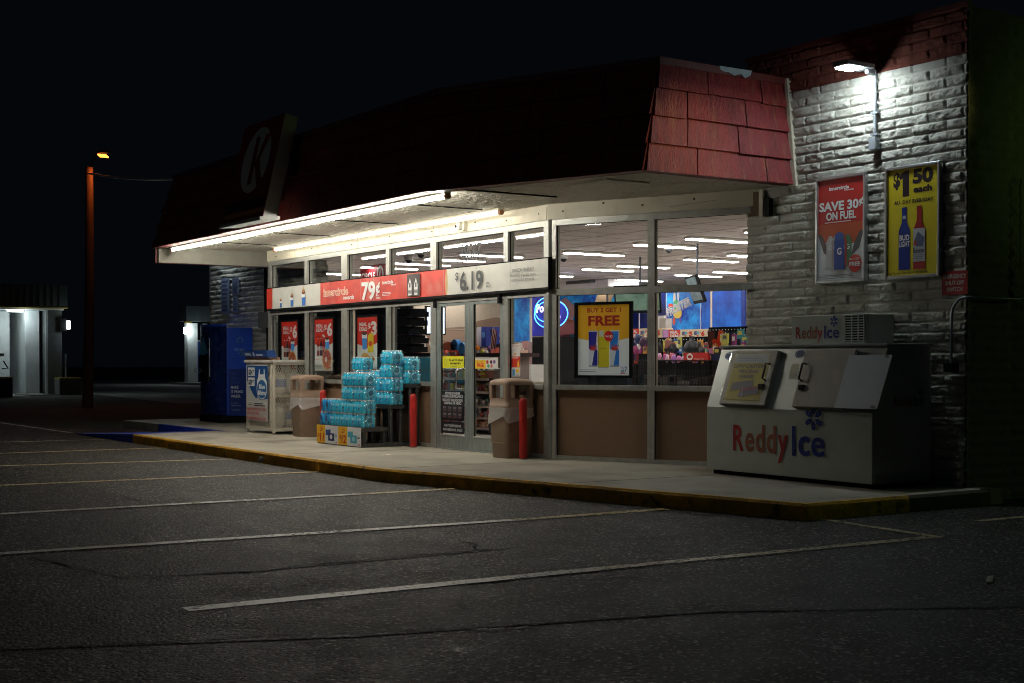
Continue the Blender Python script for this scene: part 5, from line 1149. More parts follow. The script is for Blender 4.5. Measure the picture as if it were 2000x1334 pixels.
panelY(1387.5, 1390.5, 560, 645, YB_-.01, ink((.5, .42, .33)), 'wall_post', 'thin cream post between blue wall panels', 'post')
panelY(1280, 1300, 560, 628, YB_, NVY, 'wall_graphic', 'navy wall panel left of the slush drink panel', 'wall graphic'); panelY(1225, 1279, 560, 650, YB_, NVY, 'wall_graphic', 'navy wall panel above the left meal sign', 'wall graphic')
panelY(1247.5, 1249, 560, 650, YB_-.012, WST, 'wall_post', 'thin white strip on the navy wall panel', 'post')
def frost_a(a):
    for i in range(26): a.ell(random.random(), random.uniform(.3, 1), .004, .01, (.5, .7, .85))
    a.poly([(.48, .0), (.54, .4), (.68, 1), (.9, 1), (.74, .3), (.72, 0)], (.55, .4, .25)); a.poly([(0, 0), (.2, .0), (.35, .5), (.18, .75), (0, .6)], (.5, .28, .3)); a.poly([(0, 0), (.3, 0), (.3, .25), (.05, .35)], (.4, .12, .06))
panelY(1082, 1224, 560, 650, YB_-.3, BLU, 'wall_graphic', 'large light blue wall panel above the drinks poster', 'wall graphic', art=frost_a)
panelY(1036, 1081.5, 560, 657, 17.2, blue_mat('violet_graphic', (.02, .02, .3), (.05, .06, .6)), 'wall_graphic', 'violet blue panel behind the neon sign', 'wall graphic')
panelY(1001, 1034, 558, 668, 15.6, BLU, 'wall_graphic', 'tall blue panel in the side window', 'wall graphic'); panelY(1034.3, 1036.3, 558, 700, 15.55, ink((.55, .5, .45)), 'wall_post', 'cream edge strip beside the tall blue panel', 'post')
panelY(1036, 1085, 659, 745, 17.0, BLKP, 'drink_cabinet', 'black cabinet below the neon sign', 'cabinet', th=.6)
panelY(1130, 1225, 650, 760, 19.5, mat('dark_cabinet', (.01, .012, .015), .8, spec=.1), 'drink_cabinet', 'dark cabinet behind the drink cans poster', 'cabinet', th=.6); panelY(1095, 1128, 652, 684, 19.4, ink((.02, .18, .25)), 'drink_cabinet', 'teal cabinet left of the drink cans poster', 'cabinet', th=.5)
panelY(1082, 1128, 632, 654, 19.3, ink((.3, .1, .12)), 'drink_graphic', 'dull red graphic strip under the neon sign', 'wall graphic'); panelY(1082, 1100, 655, 760, 19.2, ink((.12, .03, .04)), 'drink_cabinet', 'dark red machine left of the drink cans poster', 'cabinet', th=.5)
panelY(1236, 1425, 706, 765, 15.7, BLKP, 'dark_backdrop', 'black backdrop added behind the wire basket rack', 'shelf', th=.3)  # added dark sheet that blackens the view behind the basket goods
panelY(1086, 1128, 686, 765, 18.8, BLKP, 'drink_cabinet', 'black cabinet below the teal cabinet', 'cabinet', th=.3)
# neon sign
Yn = 17.0
t = thing('neon_sign', 'glowing blue neon oval drink sign seen past the corner post', 'neon sign', (atY(1080, 610, Yn)[0], Yn, 2.5))
NEO = mat('neon_blue', (.1, .4, 1), .4, var=0, emit=(.05, .32, 1), es=5); NEW = mat('neon_white', (1, 1, 1), .4, var=0, emit=(.7, .6, 1), es=1.6)
cX, cz = atY(1078, 612, Yn); sc = atY(1108, 612, Yn)[0]-cX
mb = MB()
P_ = [(cX+sc*1.1*math.cos(R(10*k)), Yn-.03, cz-.02+.30*math.sin(R(10*k))) for k in range(37)]; mb.tube(P_, .011, NEO, 8, False)
P_ = [(cX-.12+sc*.8*math.cos(R(10*k)), Yn-.05, cz+.08+.26*math.sin(R(10*k))) for k in range(37)]; mb.tube(P_, .010, NEO, 8, False)
mb.build('neon_tube', t)
mb = MB(); mb.prism([(cX+sc*1.05*math.cos(R(15*k)), Yn-.005, cz-.02+.28*math.sin(R(15*k))) for k in range(24)], (0, .03, 0), mat('neon_back', (.03, .02, .2), .4, var=0, emit=(.03, .02, .35), es=.4)); mb.build('backing', t)
a = Art((cX-sc*1.0, Yn-.02, cz-.18), (1, 0, 0), (0, 0, 1), sc*1.75, .42); a.text('Polar', .0, .5, .42, NEW, w=.6, bold=.06, rot=.05); a.text('Pop', .5, .1, .42, NEW, w=.42, bold=.06); a.build('lettering', t)

# sepia landscape mural and cream wall behind the doors
def mural(a):
    a.poly([(0, 0), (1, 0), (1, .62), (.8, .66), (.55, .6), (.35, .5), (0, .47)], (.28, .19, .14)); a.poly([(0, .0), (1, .0), (1, .44), (.6, .42), (0, .44)], (.36, .25, .18)); a.poly([(0, 0), (1, 0), (1, .2), (.5, .3), (.2, .24), (0, .3)], (.25, .16, .11)); a.rect(0, .455, .45, .465, (.55, .45, .35))
def wallX(x0, x1, yt, yb, X, mt, name, label, cat, art=None):
    Y0, z1 = atX(x0, yt, X); Y1, _ = atX(x1, yt, X); z0 = atX(x1, yb, X)[1]
    mb = MB(); mb.box(X-.04, X, Y0, Y1, z0, z1, mt); o = tag(mb.build(name), label, cat)
    if art: a = Art((X+.006, Y0, z0), (0, 1, 0), (0, 0, 1), Y1-Y0, z1-z0, e=.0008); art(a); a.build('artwork', o)
    return o
wallX(858, 995, 575, 700, -28.6, ink((.55, .46, .36)), 'landscape_mural', 'sepia mural of hills seen through the doors', 'mural', mural)
wallX(790, 857, 575, 700, -28.7, ink((.66, .57, .44)), 'landscape_mural', 'pale sky part of the mural seen in the window left of the doors', 'mural', lambda a: (a.poly([(0, 0), (1, 0), (1, .4), (.4, .48), (0, .5)], (.3, .2, .15)), a.ring(.05, -.1, .85, .62, .06, (.65, .58, .5), 20, 0, 90)))
# hanging screens
SCR = mat('screen_white', (.8, .9, 1), .3, var=0, emit=(.75, .85, 1), es=1.3)
def panel_screen(x0, x1, yt, yb, X, label):
    t = thing('wall_screen', label, 'screen', (X, atX(x0, yt, X)[0], 2)); Y0, z1 = atX(x0, yt, X); Y1, _ = atX(x1, yt, X); z0 = atX(x0, yb, X)[1]
    mb = MB(); mb.box(X-.05, X, Y0-.03, Y1+.03, z0-.03, z1+.03, BLKP); mb.build('frame', t); mb = MB(); mb.box(X, X+.004, Y0, Y1, z0, z1, SCR); mb.build('glow', t)
panel_screen(834, 868, 600, 651, -24.5, 'lit white upright screen seen by the door frame')
# cigarette rack behind the window left of the doors
t = thing('tobacco_rack', 'stepped black tobacco rack in the window left of the doors', 'rack', (-19.8, 11.2, 1)); Yc = 11.3
for k in range(6):
    X0, z1 = atY(764, 602+17*k, Yc); X1 = atY(802-(k % 3)*2, 600, Yc)[0]; z0 = z1-.16; mb = MB(); mb.box(X0-.3, X1, Yc, Yc+.35, z0, z0+.09, BLKP); mb.box(X0-.3, X1-.12, Yc, Yc+.35, z0+.09, z1-.02, BLKP); mb.build('shelf', t)
    mb = MB(); n = 12
    for i in range(n):
        xx = X0-.25+(X1-X0+.2)*i/n; mb.box(xx, xx+.045, Yc+.02, Yc+.1, z1-.02, z1+.015*(i % 3), ink(random.choice([(.7, .7, .68), (.1, .1, .4), (.5, .05, .05), (.02, .02, .02), (.02, .02, .02)])))
    mb.build('cartons', t)
mb = MB(); X0 = atY(764, 602, Yc)[0]; mb.box(X0-.34, X0-.31, Yc, Yc+.35, 1.0, 2.4, BLKP); mb.build('side', t)
def f6(a):
    a.text('SALE', .1, .5, .25, (.6, .1, .05), w=.5); a.lines(.1, .8, .4, .1, 2, (.6, .15, .05))
panelY(796, 817, 653, 669, 11.6, ink((.7, .6, .45)), 'shelf_sign', 'small cream and red sign at the end of the tobacco rack', 'sign', art=f6)
panelY(783, 838, 690, 697, 11.1, BLKP, 'shop_counter', 'black counter top behind the water packs', 'counter', th=.25); panelY(783, 838, 698, 745, 11.1, mat('teal_panel', (.02, .07, .09), .4), 'checkout_counter', 'dark teal counter front behind the water packs', 'counter', th=.12)
panelY(800, 812, 675, 690, 11.5, ink((.6, .06, .08)), 'product_box', 'small red box with white rim on the black counter', 'box', th=.1); panelY(812, 822, 668, 684, 11.7, ink((.7, .66, .62)), 'product_box', 'tilted white box on the black counter', 'box', th=.1)
# shelf unit seen through doors
SHB = mat('shelf_dark', (.03, .035, .045), .6); SHL = ink((.42, .32, .28)); Yg = 12.7
X0 = atY(860, 740, Yg)[0]; X1 = atY(957, 740, Yg)[0]
t = thing('shop_shelf', 'dark gondola shelf of packaged goods just inside the doors', 'shelf unit', (X0, Yg, .16))
mb = MB(); mb.box(X0-.4, X1, Yg+.32, Yg+.38, .165, 1.72, SHB); mb.box(X1, X1+.03, Yg-.02, Yg+.38, .165, 1.1, SHB); mb.build('backing', t)
zs = [atY(900, py, Yg)[1] for py in (697, 738, 763, 790, 812, 832)]
rgg = random.Random(12); prodcols = {0: [(.6, .08, .05), (.6, .12, .08), (.1, .3, .55), (.35, .3, .28)], 1: [(.75, .6, .04), (.75, .62, .05), (.45, .18, .12), (.3, .12, .1), (.3, .35, .3)], 2: [(.7, .58, .05), (.35, .1, .08), (.25, .2, .2)], 3: [(.1, .35, .2), (.08, .3, .35), (.3, .28, .3)], 4: [(.5, .1, .1), (.3, .3, .33)], 5: [(.6, .25, .12), (.65, .4, .3)]}
names = {(.6, .08, .05): 'red'}
for i, z in enumerate(zs):
    mb = MB(); mb.box(X0-.4, X1-.02, Yg-.0, Yg+.31, z-.03, z, SHB); s_ = mb.build('shelf', t); mb = MB(); mb.box(X0-.4, X1-.02, Yg-.012, Yg-.002, z-.04, z+.004, SHL); mb.build('price_rail', s_)
    for k in range(9): pass
mb = MB()
for i, z in enumerate(zs):
    x = X0-.35
    while x < X1-.1:
        w_ = rgg.uniform(.06, .13); h_ = rgg.uniform(.08, .16); c = rgg.choice(prodcols[i]); mb.box(x, x+w_-.012, Yg+.02+rgg.uniform(0, .05), Yg+.2, z+.001, z+h_, ink(c)); mb.box(x+.01, x+w_-.025, Yg+.012, Yg+.019, z+h_*.35, z+h_*.7, ink(rgg.choice([(.7, .68, .62), (.5, .1, .05), (.1, .1, .1)]))) if rgg.random() < .6 else None; x += w_
o = mb.build('packaged_goods', t); o['kind'] = 'stuff'
# blue display headers, dome, box and flags above the shelf
for px0, px1, py0, py1, c, lab in ((863, 888, 668, 684, (.62, .14, .08), 'rounded red display header on the shelf by the left door'), (880, 893, 663, 684, (.02, .16, .42), 'blue arched display header on the shelf by the left door'), (895, 908, 669, 690, (.03, .2, .5), 'second blue display header beside the left door stile')):
    Xa, za = atY(px0, py0, 12.6); Xb, _ = atY(px1, py0, 12.6); zb = atY(px0, py1, 12.6)[1]; cxm = (Xa+Xb)/2
    mb = MB(); mb.prism([(Xb, 12.6, zb)]+[(cxm+(Xb-Xa)/2*math.cos(R(18*k)), 12.6, zb+(za-zb)*.4+(za-zb)*.6*math.sin(R(18*k))) for k in range(11)]+[(Xa, 12.6, zb)], (0, .1, 0), ink(c)); tag(mb.build('display_header'), lab, 'display')
Yf = 12.9; Xa, za = atY(931, 639, Yf); Xb = atY(949, 639, Yf)[0]; zb = atY(931, 677, Yf)[1]
t = thing('counter_display', 'white and blue display box on the counter inside the right door', 'display', (Xa, Yf, zb)); mb = MB(); mb.box(Xa, Xa+(Xb-Xa)*.5, Yf, Yf+.3, zb, za, ink((.72, .68, .7))); mb.build('side', t); mb = MB(); mb.box(Xa+(Xb-Xa)*.5+.002, Xb, Yf, Yf+.28, zb, za, ink((.03, .05, .3))); mb.build('face', t)
a = Art((Xa+(Xb-Xa)*.55, Yf-.004, za-.2), (1, 0, 0), (0, 0, 1), .12, .12); a.ell(.5, .5, .45, .45, (.1, .3, .6)); a.build('logo', t)
def flag(px, py, h, s, label, Yq):
    X, z = atY(px, py, Yq); t = thing('small_flag', label, 'flag', (X, Yq, z-h)); W_ = .19*s; H_ = .34*s
    mb = MB(); mb.tube([(X, Yq, z-h), (X+.01, Yq, z)], .004, ink((.5, .4, .3)), 5); mb.build('pole', t)
    mb = MB(); RF = ink((.5, .05, .05)); WF = ink((.7, .66, .64)); BF = ink((.04, .05, .16)); n = 9
    def pt(u, v): return (X-.06*s+W_*u+.04*s*v-.02, Yq-.02+.02*math.sin(u*7+v*4), z-.02-H_*v-(u-.5)**2*.1*s)
    for i in range(n):
        for j in range(8):
            mt_ = BF if (i < 5 and j < 3) else (RF if i % 2 == 0 else WF); mb.add([pt(i/n, j/8), pt((i+1)/n, j/8), pt((i+1)/n, (j+1)/8), pt(i/n, (j+1)/8)], [(0, 3, 2, 1)], mt_)
    mb.build('cloth', t)
flag(963, 639, .5, 1.0, 'small striped flag hanging on the counter by the right door', 12.5); flag(975, 650, .4, .6, 'second smaller flag behind the right door stile', 13.2)
for px, py, c, r, lab in ((932, 679, (.8, .25, .02), .05, 'small orange counter toy'), (942, 686, (.7, .6, .05), .04, 'yellow counter toy'), (957, 680, (.35, .15, .5), .045, 'purple counter toy'), (949, 688, (.7, .66, .6), .05, 'white counter toy')):
    X, z = atY(px, py, 12.5); mb = MB(); mb.lathe((X, 12.5, z-r), [(r*.5, 0), (r, r*.5), (r*.9, r*1.2), (r*.4, r*1.7), (r*.1, r*1.9)], ink(c), 10); tag(mb.build('counter_toy'), lab+' by the right door', 'toy')
panelY(918, 985, 690, 697, 12.4, ink((.05, .03, .03)), 'shop_counter', 'dark counter top seen through the right door', 'counter', th=.7); panelY(963, 985, 697, 800, 12.5, ink((.25, .2, .19)), 'checkout_counter', 'pale counter front seen through the right door', 'counter', th=.5)
panelY(1015, 1036, 668, 712, 14.8, ink((.3, .2, .2)), 'cup_shelf', 'shelf of cups behind the side window notice', 'shelf'); panelY(1013, 1037, 712, 745, 14.2, ink((.55, .54, .5)), 'white_cabinet', 'white cabinet low in the side window', 'cabinet', th=.5)
for k, (px, py) in enumerate(((1018, 676), (1026, 672), (1024, 690), (1019, 702), (1030, 696), (1028, 706))):
    X, z = atY(px, py, 14.5); mb = MB(); mb.lathe((X, 14.5, z-.08), [(.05, 0), (.07, .12), (.07, .14)], ink(((.7, .66, .62), (.4, .2, .2), (.6, .4, .3))[k % 3]), 10); tag(mb.build('paper_cup'), ('white', 'dark red', 'tan', 'second white', 'second dark red', 'second tan')[k]+' paper cup on the cup shelf in the side window', 'cup', 'cups on the side window shelf')
# ---- things seen through the angled window
def meal_sign(x0, x1, yt, yb, Y, label, p1, p2):
    X0, z1 = atY(x0, yt, Y); X1 = atY(x1, yt, Y)[0]; z0 = atY(x0, yb, Y)[1]; t = thing('meal_sign', label, 'sign', (X0, Y, z0), 'cream meal deal signs above the racks')
    mb = MB(); mb.box(X0, X1, Y, Y+.25, z0, z1, ink((.68, .58, .4))); mb.build('box', t)
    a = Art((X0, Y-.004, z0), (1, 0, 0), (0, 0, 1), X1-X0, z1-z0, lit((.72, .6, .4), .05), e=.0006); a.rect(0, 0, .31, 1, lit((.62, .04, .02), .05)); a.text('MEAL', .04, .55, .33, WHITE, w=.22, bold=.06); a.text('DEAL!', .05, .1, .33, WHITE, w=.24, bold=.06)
    for u, p in ((.36, p1), (.67, p2)):
        a.rect(u, .3, u+.07, .75, (.15, .12, .25)); a.ell(u+.1, .55, .025, .2, (.1, .45, .7)); a.ell(u+.09, .22, .03, .12, (.6, .2, .1)); a.text('$', u+.14, .45, .25, RED, w=.03, bold=.05); a.text(p, u+.18, .2, .52, RED, w=.09, bold=.08)
    a.build('print', t); mb = MB(); mb.box(X1+.001, X1+.012, Y, Y+.25, z0-.3, z1-.03, ink((.4, .2, .4))); mb.build('end_panel', t)
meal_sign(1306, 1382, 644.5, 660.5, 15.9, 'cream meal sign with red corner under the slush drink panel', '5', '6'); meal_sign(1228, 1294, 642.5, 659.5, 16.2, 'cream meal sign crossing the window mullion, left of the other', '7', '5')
PEG = mat('pegboard_black', (.008, .008, .009), .8, spec=.05)
def rack(x0, x1, yt, yb, Y, label, holes=True):
    X0, z1 = atY(x0, yt, Y); X1 = atY(x1, yt, Y)[0]; z0 = atY(x0, yb, Y)[1]; t = thing('merchandise_rack', label, 'rack', (X0, Y, .16)); mb = MB(); mb.box(X0, X1, Y, Y+.06, z0, z1, PEG); mb.box(X0, X0+.05, Y, Y+.05, .165, z0-.001, PEG); mb.box(X1-.05, X1, Y, Y+.05, .165, z0-.001, PEG); mb.build('panel', t)
    mb = MB(); n = int((X1-X0)/.07)
    for i in range(n): mb.box(X0+.03+.07*i, X0+.045+.07*i, Y-.006, Y-.001, z1-.05, z1-.035, WST)
    mb.build('hole_row', t); return t, X0, X1, z0, z1
t, X0, X1, z0, z1 = rack(1384, 1466, 639.5, 692, 14.4, 'black peg rack hung with goods at the right of the window')
def hanging(mb_name, px0, px1, py0, py1, Y, c, lab, cat='garment', sh=0):
    Xa, za = atY(px0, py0, Y); Xb = atY(px1, py0, Y)[0]; zb = atY(px0, py1, Y)[1]; mb = MB(); n = 6; vs = []; W_ = Xb-Xa
    for j in range(5):
        for i in range(n+1): vs.append((Xa+W_*i/n+sh*j*.02, Y-.03*math.sin(i*1.9+j*.4)+.01*j, za+(zb-za)*j/4-(.02*math.sin(i*2.7) if j in (0, 4) else 0)))
    fs = [(j*(n+1)+i, (j+1)*(n+1)+i, (j+1)*(n+1)+i+1, j*(n+1)+i+1) for j in range(4) for i in range(n)]; m_ = ink(c)
    mb.add(vs, fs, m_, True); mb.add([(x, y+.03, z) for x, y, z in vs], [tuple(reversed(f_)) for f_ in fs], m_, True); return tag(mb.build(mb_name), lab, cat)
hanging('hung_scarf', 1404, 1411, 647, 680, 14.2, (.65, .07, .015), 'bright red orange strip hanging on the peg rack', sh=-1); hanging('hung_scarf', 1392, 1398, 664, 681, 14.2, (.6, .06, .015), 'short orange strip hanging on the peg rack')
hanging('hung_gloves', 1383, 1390, 648, 678, 14.2, (.1, .03, .02), 'dark brown item hanging at the peg rack left end'); hanging('hung_hat', 1413, 1428, 647, 690, 14.2, (.025, .03, .05), 'dark navy hat hanging on the peg rack'); hanging('hung_hat', 1430, 1442, 649, 690, 14.2, (.03, .05, .06), 'dark teal hat hanging on the peg rack'); hanging('hung_hat', 1444, 1456, 647, 676, 14.2, (.1, .1, .16), 'grey hat hanging on the peg rack'); hanging('hung_hat', 1457, 1465, 650, 674, 14.2, (.3, .02, .02), 'dark red hat hanging at the peg rack right end')
hanging('gift_bag', 1384, 1406, 680, 690, 14.1, (.55, .2, .4), 'pink striped bag under the peg rack', 'bag'); panelY(1384, 1418, 690, 706, 14.3, ink((.02, .03, .1)), 'storage_bin', 'navy bin below the peg rack', 'bin', th=.3)
t, X0, X1, z0, z1 = rack(1238, 1380, 660.5, 700, 15.4, 'long black rack below the meal signs')
rgg = random.Random(3)
def lump(px, py, Y, w_, h_, c, name, lab, cat, grp=None, seed=0):
    X, z = atY(px, py, Y); mb = MB(); n, m = 10, 6; vs = []; fs = []
    for j in range(m+1):
        v = math.pi*j/m
        for i in range(n):
            u = 2*math.pi*i/n; d = Vector((math.sin(v)*math.cos(u), math.sin(v)*math.sin(u), math.cos(v))); f_ = 1+.35*noise.noise(d*1.6+Vector((seed, px, 0))); vs.append((X+d.x*w_*f_, Y+d.y*w_*.7*f_, z+d.z*h_*f_))
    for j in range(m):
        for i in range(n): fs.append((j*n+i, (j+1)*n+i, (j+1)*n+(i+1) % n, j*n+(i+1) % n))
    mb.add(vs, fs, ink(c, .35), True); return tag(mb.build(name), lab, cat, grp)
for px, py, w_, h_, lab in ((1310, 683, .13, .1, 'black hat with pale brim on the left of the long rack'), (1350, 680, .17, .12, 'large black bag on the right of the long rack'), (1370, 688, .08, .1, 'small black bag at the end of the long rack'), (1288, 682, .06, .12, 'black garment behind the window mullion')): lump(px, py, 15.0, w_, h_, (.02, .02, .024), 'black_bag', lab, 'bag', seed=py)
pinks = [(.5, .15, .35), (.55, .3, .45), (.45, .08, .25), (.6, .4, .5), (.5, .1, .12), (.3, .12, .35)]
for i in range(16):
    px = 1283+7.0*i+rgg.uniform(-2, 2); lump(px, 699+rgg.uniform(-4, 3), 14.4+rgg.uniform(-.1, .1), rgg.uniform(.035, .06), rgg.uniform(.04, .075), pinks[i % 6] if i < 12 else (.5, .2, .06), 'plush_toy', ('pink', 'pale pink', 'magenta', 'pinkish white', 'red', 'violet')[i % 6]+' plush toy, '+('first', 'second', 'third', 'fourth', 'fifth', 'sixth', 'seventh', 'eighth', 'ninth', 'tenth', 'eleventh', 'twelfth')[i]+' from the left in the heap below the long rack' if i < 12 else 'orange plush toy, '+('first', 'second', 'third', 'last')[i-12]+' of the orange ones right of the heap', 'toy', 'plush toys heaped below the long rack' if i < 12 else 'orange toys at the right of the heap', i)
for px, py, c, lab in ((1234, 672, (.03, .06, .15), 'navy toy left of the mullion'), (1240, 684, (.25, .04, .12), 'red toy left of the mullion'), (1246, 662, (.04, .05, .12), 'dark blue toy high left of the mullion'), (1256, 668, (.06, .03, .06), 'dark purple toy by the mullion'), (1238, 694, (.08, .03, .08), 'purple toy low left of the mullion')): lump(px, py, 14.8, .08, .09, c, 'plush_toy', lab, 'toy', seed=px)
def redq(a): a.ring(.27, .5, .13, .42, .05, WHITE); a.text('THANK YOU', .45, .12, .2, (.75, .4, .35), w=.4, bold=.03); a.rect(.27, .15, .36, .35, WHITE)
panelY(1335, 1383, 689, 705, 14.2, ink((.55, .03, .03)), 'red_sign', 'low red sign with a white ring among the toys', 'sign', art=redq)
hanging('striped_towel', 1299, 1306, 665, 690, 14.9, (.4, .16, .14), 'hanging reddish towel near the mullion'); panelY(1288, 1300, 622, 658, 16.6, ink((.45, .42, .4)), 'tall_stand', 'pale upright stand beside the slush drink panel', 'stand', th=.15)
panelY(1281, 1297, 617, 642, 17.0, ink((.7, .66, .66)), 'price_card', 'white price card above the left meal sign', 'sign', th=.04)
rgg = random.Random(21); packs_ = []
for i in range(44):
    px = rgg.uniform(1300, 1378) if i < 24 else (rgg.uniform(1386, 1460) if i < 34 else rgg.uniform(1232, 1264)); py = rgg.uniform(666, 694) if i < 24 else (rgg.uniform(652, 688) if i < 34 else rgg.uniform(664, 702))
    c = rgg.choice([(.45, .05, .04), (.6, .5, .45), (.03, .1, .35), (.55, .25, .05), (.3, .05, .2), (.02, .02, .03), (.5, .45, .1), (.05, .25, .3)])
    Yk = 14.05 if 24 <= i < 34 else 15.1; X, z = atY(px, py, Yk); w_ = rgg.uniform(.03, .07); h_ = rgg.uniform(.05, .1); mb = MB(); y_ = Yk+rgg.uniform(-.05, .05)
    mb.box(X-w_, X+w_, y_, y_+.03, z-h_, z+h_, ink(c)); mb.box(X-w_*.7, X+w_*.7, y_-.004, y_-.001, z-h_*.2, z+h_*.6, ink(rgg.choice([(.7, .68, .6), (.1, .1, .1), (.6, .5, .1)]))); mb.box(X-.006, X+.006, y_+.01, y_+.02, z+h_, z+h_+.02, ink((.4, .4, .4)))
    zone = 0 if i < 24 else (1 if i < 34 else 2); packs_.append((zone, px, mb.build('hanging_packet'), c))
cname = {(.45, .05, .04): 'red', (.6, .5, .45): 'beige', (.03, .1, .35): 'blue', (.55, .25, .05): 'orange', (.3, .05, .2): 'purple', (.02, .02, .03): 'black', (.5, .45, .1): 'yellow', (.05, .25, .3): 'teal'}
cnt = {}; ORD = 'first second third fourth fifth sixth seventh eighth ninth tenth eleventh twelfth thirteenth fourteenth fifteenth sixteenth seventeenth eighteenth nineteenth twentieth twenty-first twenty-second twenty-third twenty-fourth'.split()
for zone, px, o, c in sorted(packs_, key=lambda q_: (q_[0], q_[1])):
    cnt[zone] = cnt.get(zone, 0)+1
    tag(o, f"{cname[c]} packet, {ORD[cnt[zone]-1]} from the left {('on the long rack', 'on the peg rack', 'beside the window mullion')[zone]}", 'packet', 'packets hanging on the racks')
# wire rack close to the glass
t = thing('wire_basket_rack', 'dark wire basket rack standing just inside the angled window', 'rack', PB.pt(2, .16, -.8)); WR = mat('wire_dark', (.05, .05, .05), .4, metal=.6)
mb = MB()
def wp_(s, z, d=-.75): return PB.pt(s, z, d)
sa, sb = bx_(1236, 705, -.75), bx_(1420, 705, -.75)
for z in (1.42, 1.38, 1.30, 1.22, 1.12, 1.0, .9): mb.tube([wp_(sa, z), wp_(sb, z)], .009 if z > 1.4 else .004, WR, 5, False)
n = 34
for i in range(n+1):
    s_ = sa+(sb-sa)*i/n; mb.tube([wp_(s_, .6), wp_(s_, 1.42)], .003 if i % 8 else .01, WR, 5, False)
mb.build('wire_front', t); mb = MB()
for d in (-1.05, -1.35): mb.tube([wp_(sa, 1.42, d), wp_(sb, 1.42, d)], .008, WR, 5, False)
for s_ in (sa, sb): mb.tube([wp_(s_, 1.42, -.75), wp_(s_, 1.42, -1.35)], .008, WR, 5, False); mb.tube([wp_(s_, .16, -1.35), wp_(s_, 1.42, -1.35)], .01, WR, 5, False)
mb.build('wire_frame', t)
mb = MB(); rgg = random.Random(8)
for i in range(46):
    s_ = rgg.uniform(sa, sb-.1); z = rgg.choice([.62, .86, 1.08]); w_ = rgg.uniform(.05, .13); h_ = rgg.uniform(.06, .17); c = rgg.choice([(.03, .03, .035), (.05, .04, .04), (.12, .08, .06), (.15, .15, .17), (.02, .06, .08), (.1, .02, .03), (.3, .28, .27)])
    PB.box(mb, s_, s_+w_, z, z+h_, -1.25+rgg.uniform(0, .3), -.85, ink(c))
o = mb.build('basket_goods', t); o['kind'] = 'stuff'
# hanging menu screens and poles
def hang_screen(cx_, cy_, w_, h_, Y, ang, col, label, polepx, tilt=0.2):
    X, z = atY(cx_, cy_, Y); t = thing('hanging_screen', label, 'screen', (X, Y, z)); u = Vector((math.cos(ang), math.sin(ang), 0)); n_ = Vector((math.sin(ang)*math.cos(tilt), -math.cos(ang)*math.cos(tilt), -math.sin(tilt))); v = n_.cross(u)*-1; v = u.cross(n_)*-1
    if v.z < 0: v = -v
    o = Vector((X, Y, z))-u*w_/2-v*h_/2
    mb = MB(); mb.obox(o, u*w_, v*h_, n_*-.05, BLKP); mb.build('casing', t); mb = MB(); mb.obox(o+u*.03+v*.05, u*(w_-.06), v*(h_-.08), n_*.003, col); mb.build('screen', t)
    mb = MB(); mb.tube([(X, Y+.06, z), (X, Y+.06, CEIL-.01)], .02, ink((.12, .13, .15)), 8); mb.build('pole', t)
SG1 = mat('screen_dim', (.2, .25, .28), .15, var=.5, scale=5, emit=(.15, .2, .22), es=.35); SG2 = mat('screen_green', (.12, .18, .15), .15, var=.5, scale=3, emit=(.1, .2, .13), es=.35)
hang_screen(1356, 566, .72, .46, 14.6, R(-28), SG1, 'dim tilted screen hanging before the slush drink panel', 0, .35); hang_screen(1245, 585, .85, .5, 15.5, R(38), SG2, 'greenish menu screen hanging left of the mullion', 0, .3)
X, z = atY(1186, 590, 19.6); mb = MB(); mb.tube([(X, 19.6, 2.0), (X, 19.6, CEIL-.01)], .025, ink((.15, .15, .17)), 8); tag(mb.build('ceiling_pole'), 'thin dark pole dropping from the ceiling above the drinks poster', 'pole')
# bulkhead with grille
Xa, za = atY(1082, 500, 19.0); Xb = atY(1188, 528, 19.0)[0]
t = thing('bulkhead', 'pale bulkhead box with a dark air grille under the ceiling', 'bulkhead', (Xa, 19, 2.6)); zb = atY(1100, 566, 19.0)[1]; mb = MB(); mb.box(Xa-1.5, Xb, 19.0, 19.9, zb, CEIL-.01, ink((.6, .57, .58))); mb.build('box', t)
Xc, zc = atY(1108, 533, 19.0); Xd = atY(1163, 533, 19.0)[0]; zd = atY(1108, 556, 19.0)[1]; mb = MB(); mb.box(Xc, Xd, 18.96, 18.995, zd, zc, ink((.1, .11, .12)))
for k in range(7): mb.box(Xc+.02, Xd-.02, 18.945, 18.959, zd+.03+(zc-zd-.06)*k/7, zd+.05+(zc-zd-.06)*k/7, ink((.04, .045, .05)))
mb.build('grille', t)
# dome cameras and AC vents
for px, py, Y, lab in ((1306, 490, 13.2, 'white dome camera on the ceiling right of the mullion'), (1101, 508, 13.0, 'small dome camera near the corner post'), (822, 500, 12.4, 'dome camera on the ceiling above the tobacco rack'), (798, 511, 13.4, 'second dome camera above the tobacco rack')):
    r_ = ray(px, py); tt = (CEIL-.1-CZ)/r_.z; X, Yy = r_.x*tt, r_.y*tt; t = thing('dome_camera', lab, 'camera', (X, Yy, CEIL-.1)); mb = MB(); mb.lathe((X, Yy, CEIL-.075), [(.075, 0), (.085, .06), (.085, .066)], ink((.7, .7, .68)), 14); mb.build('housing', t); mb = MB(); mb.lathe((X, Yy, CEIL-.135), [(.015, 0), (.045, .02), (.06, .058)], ink((.03, .03, .035), .1), 14); mb.build('dome', t)
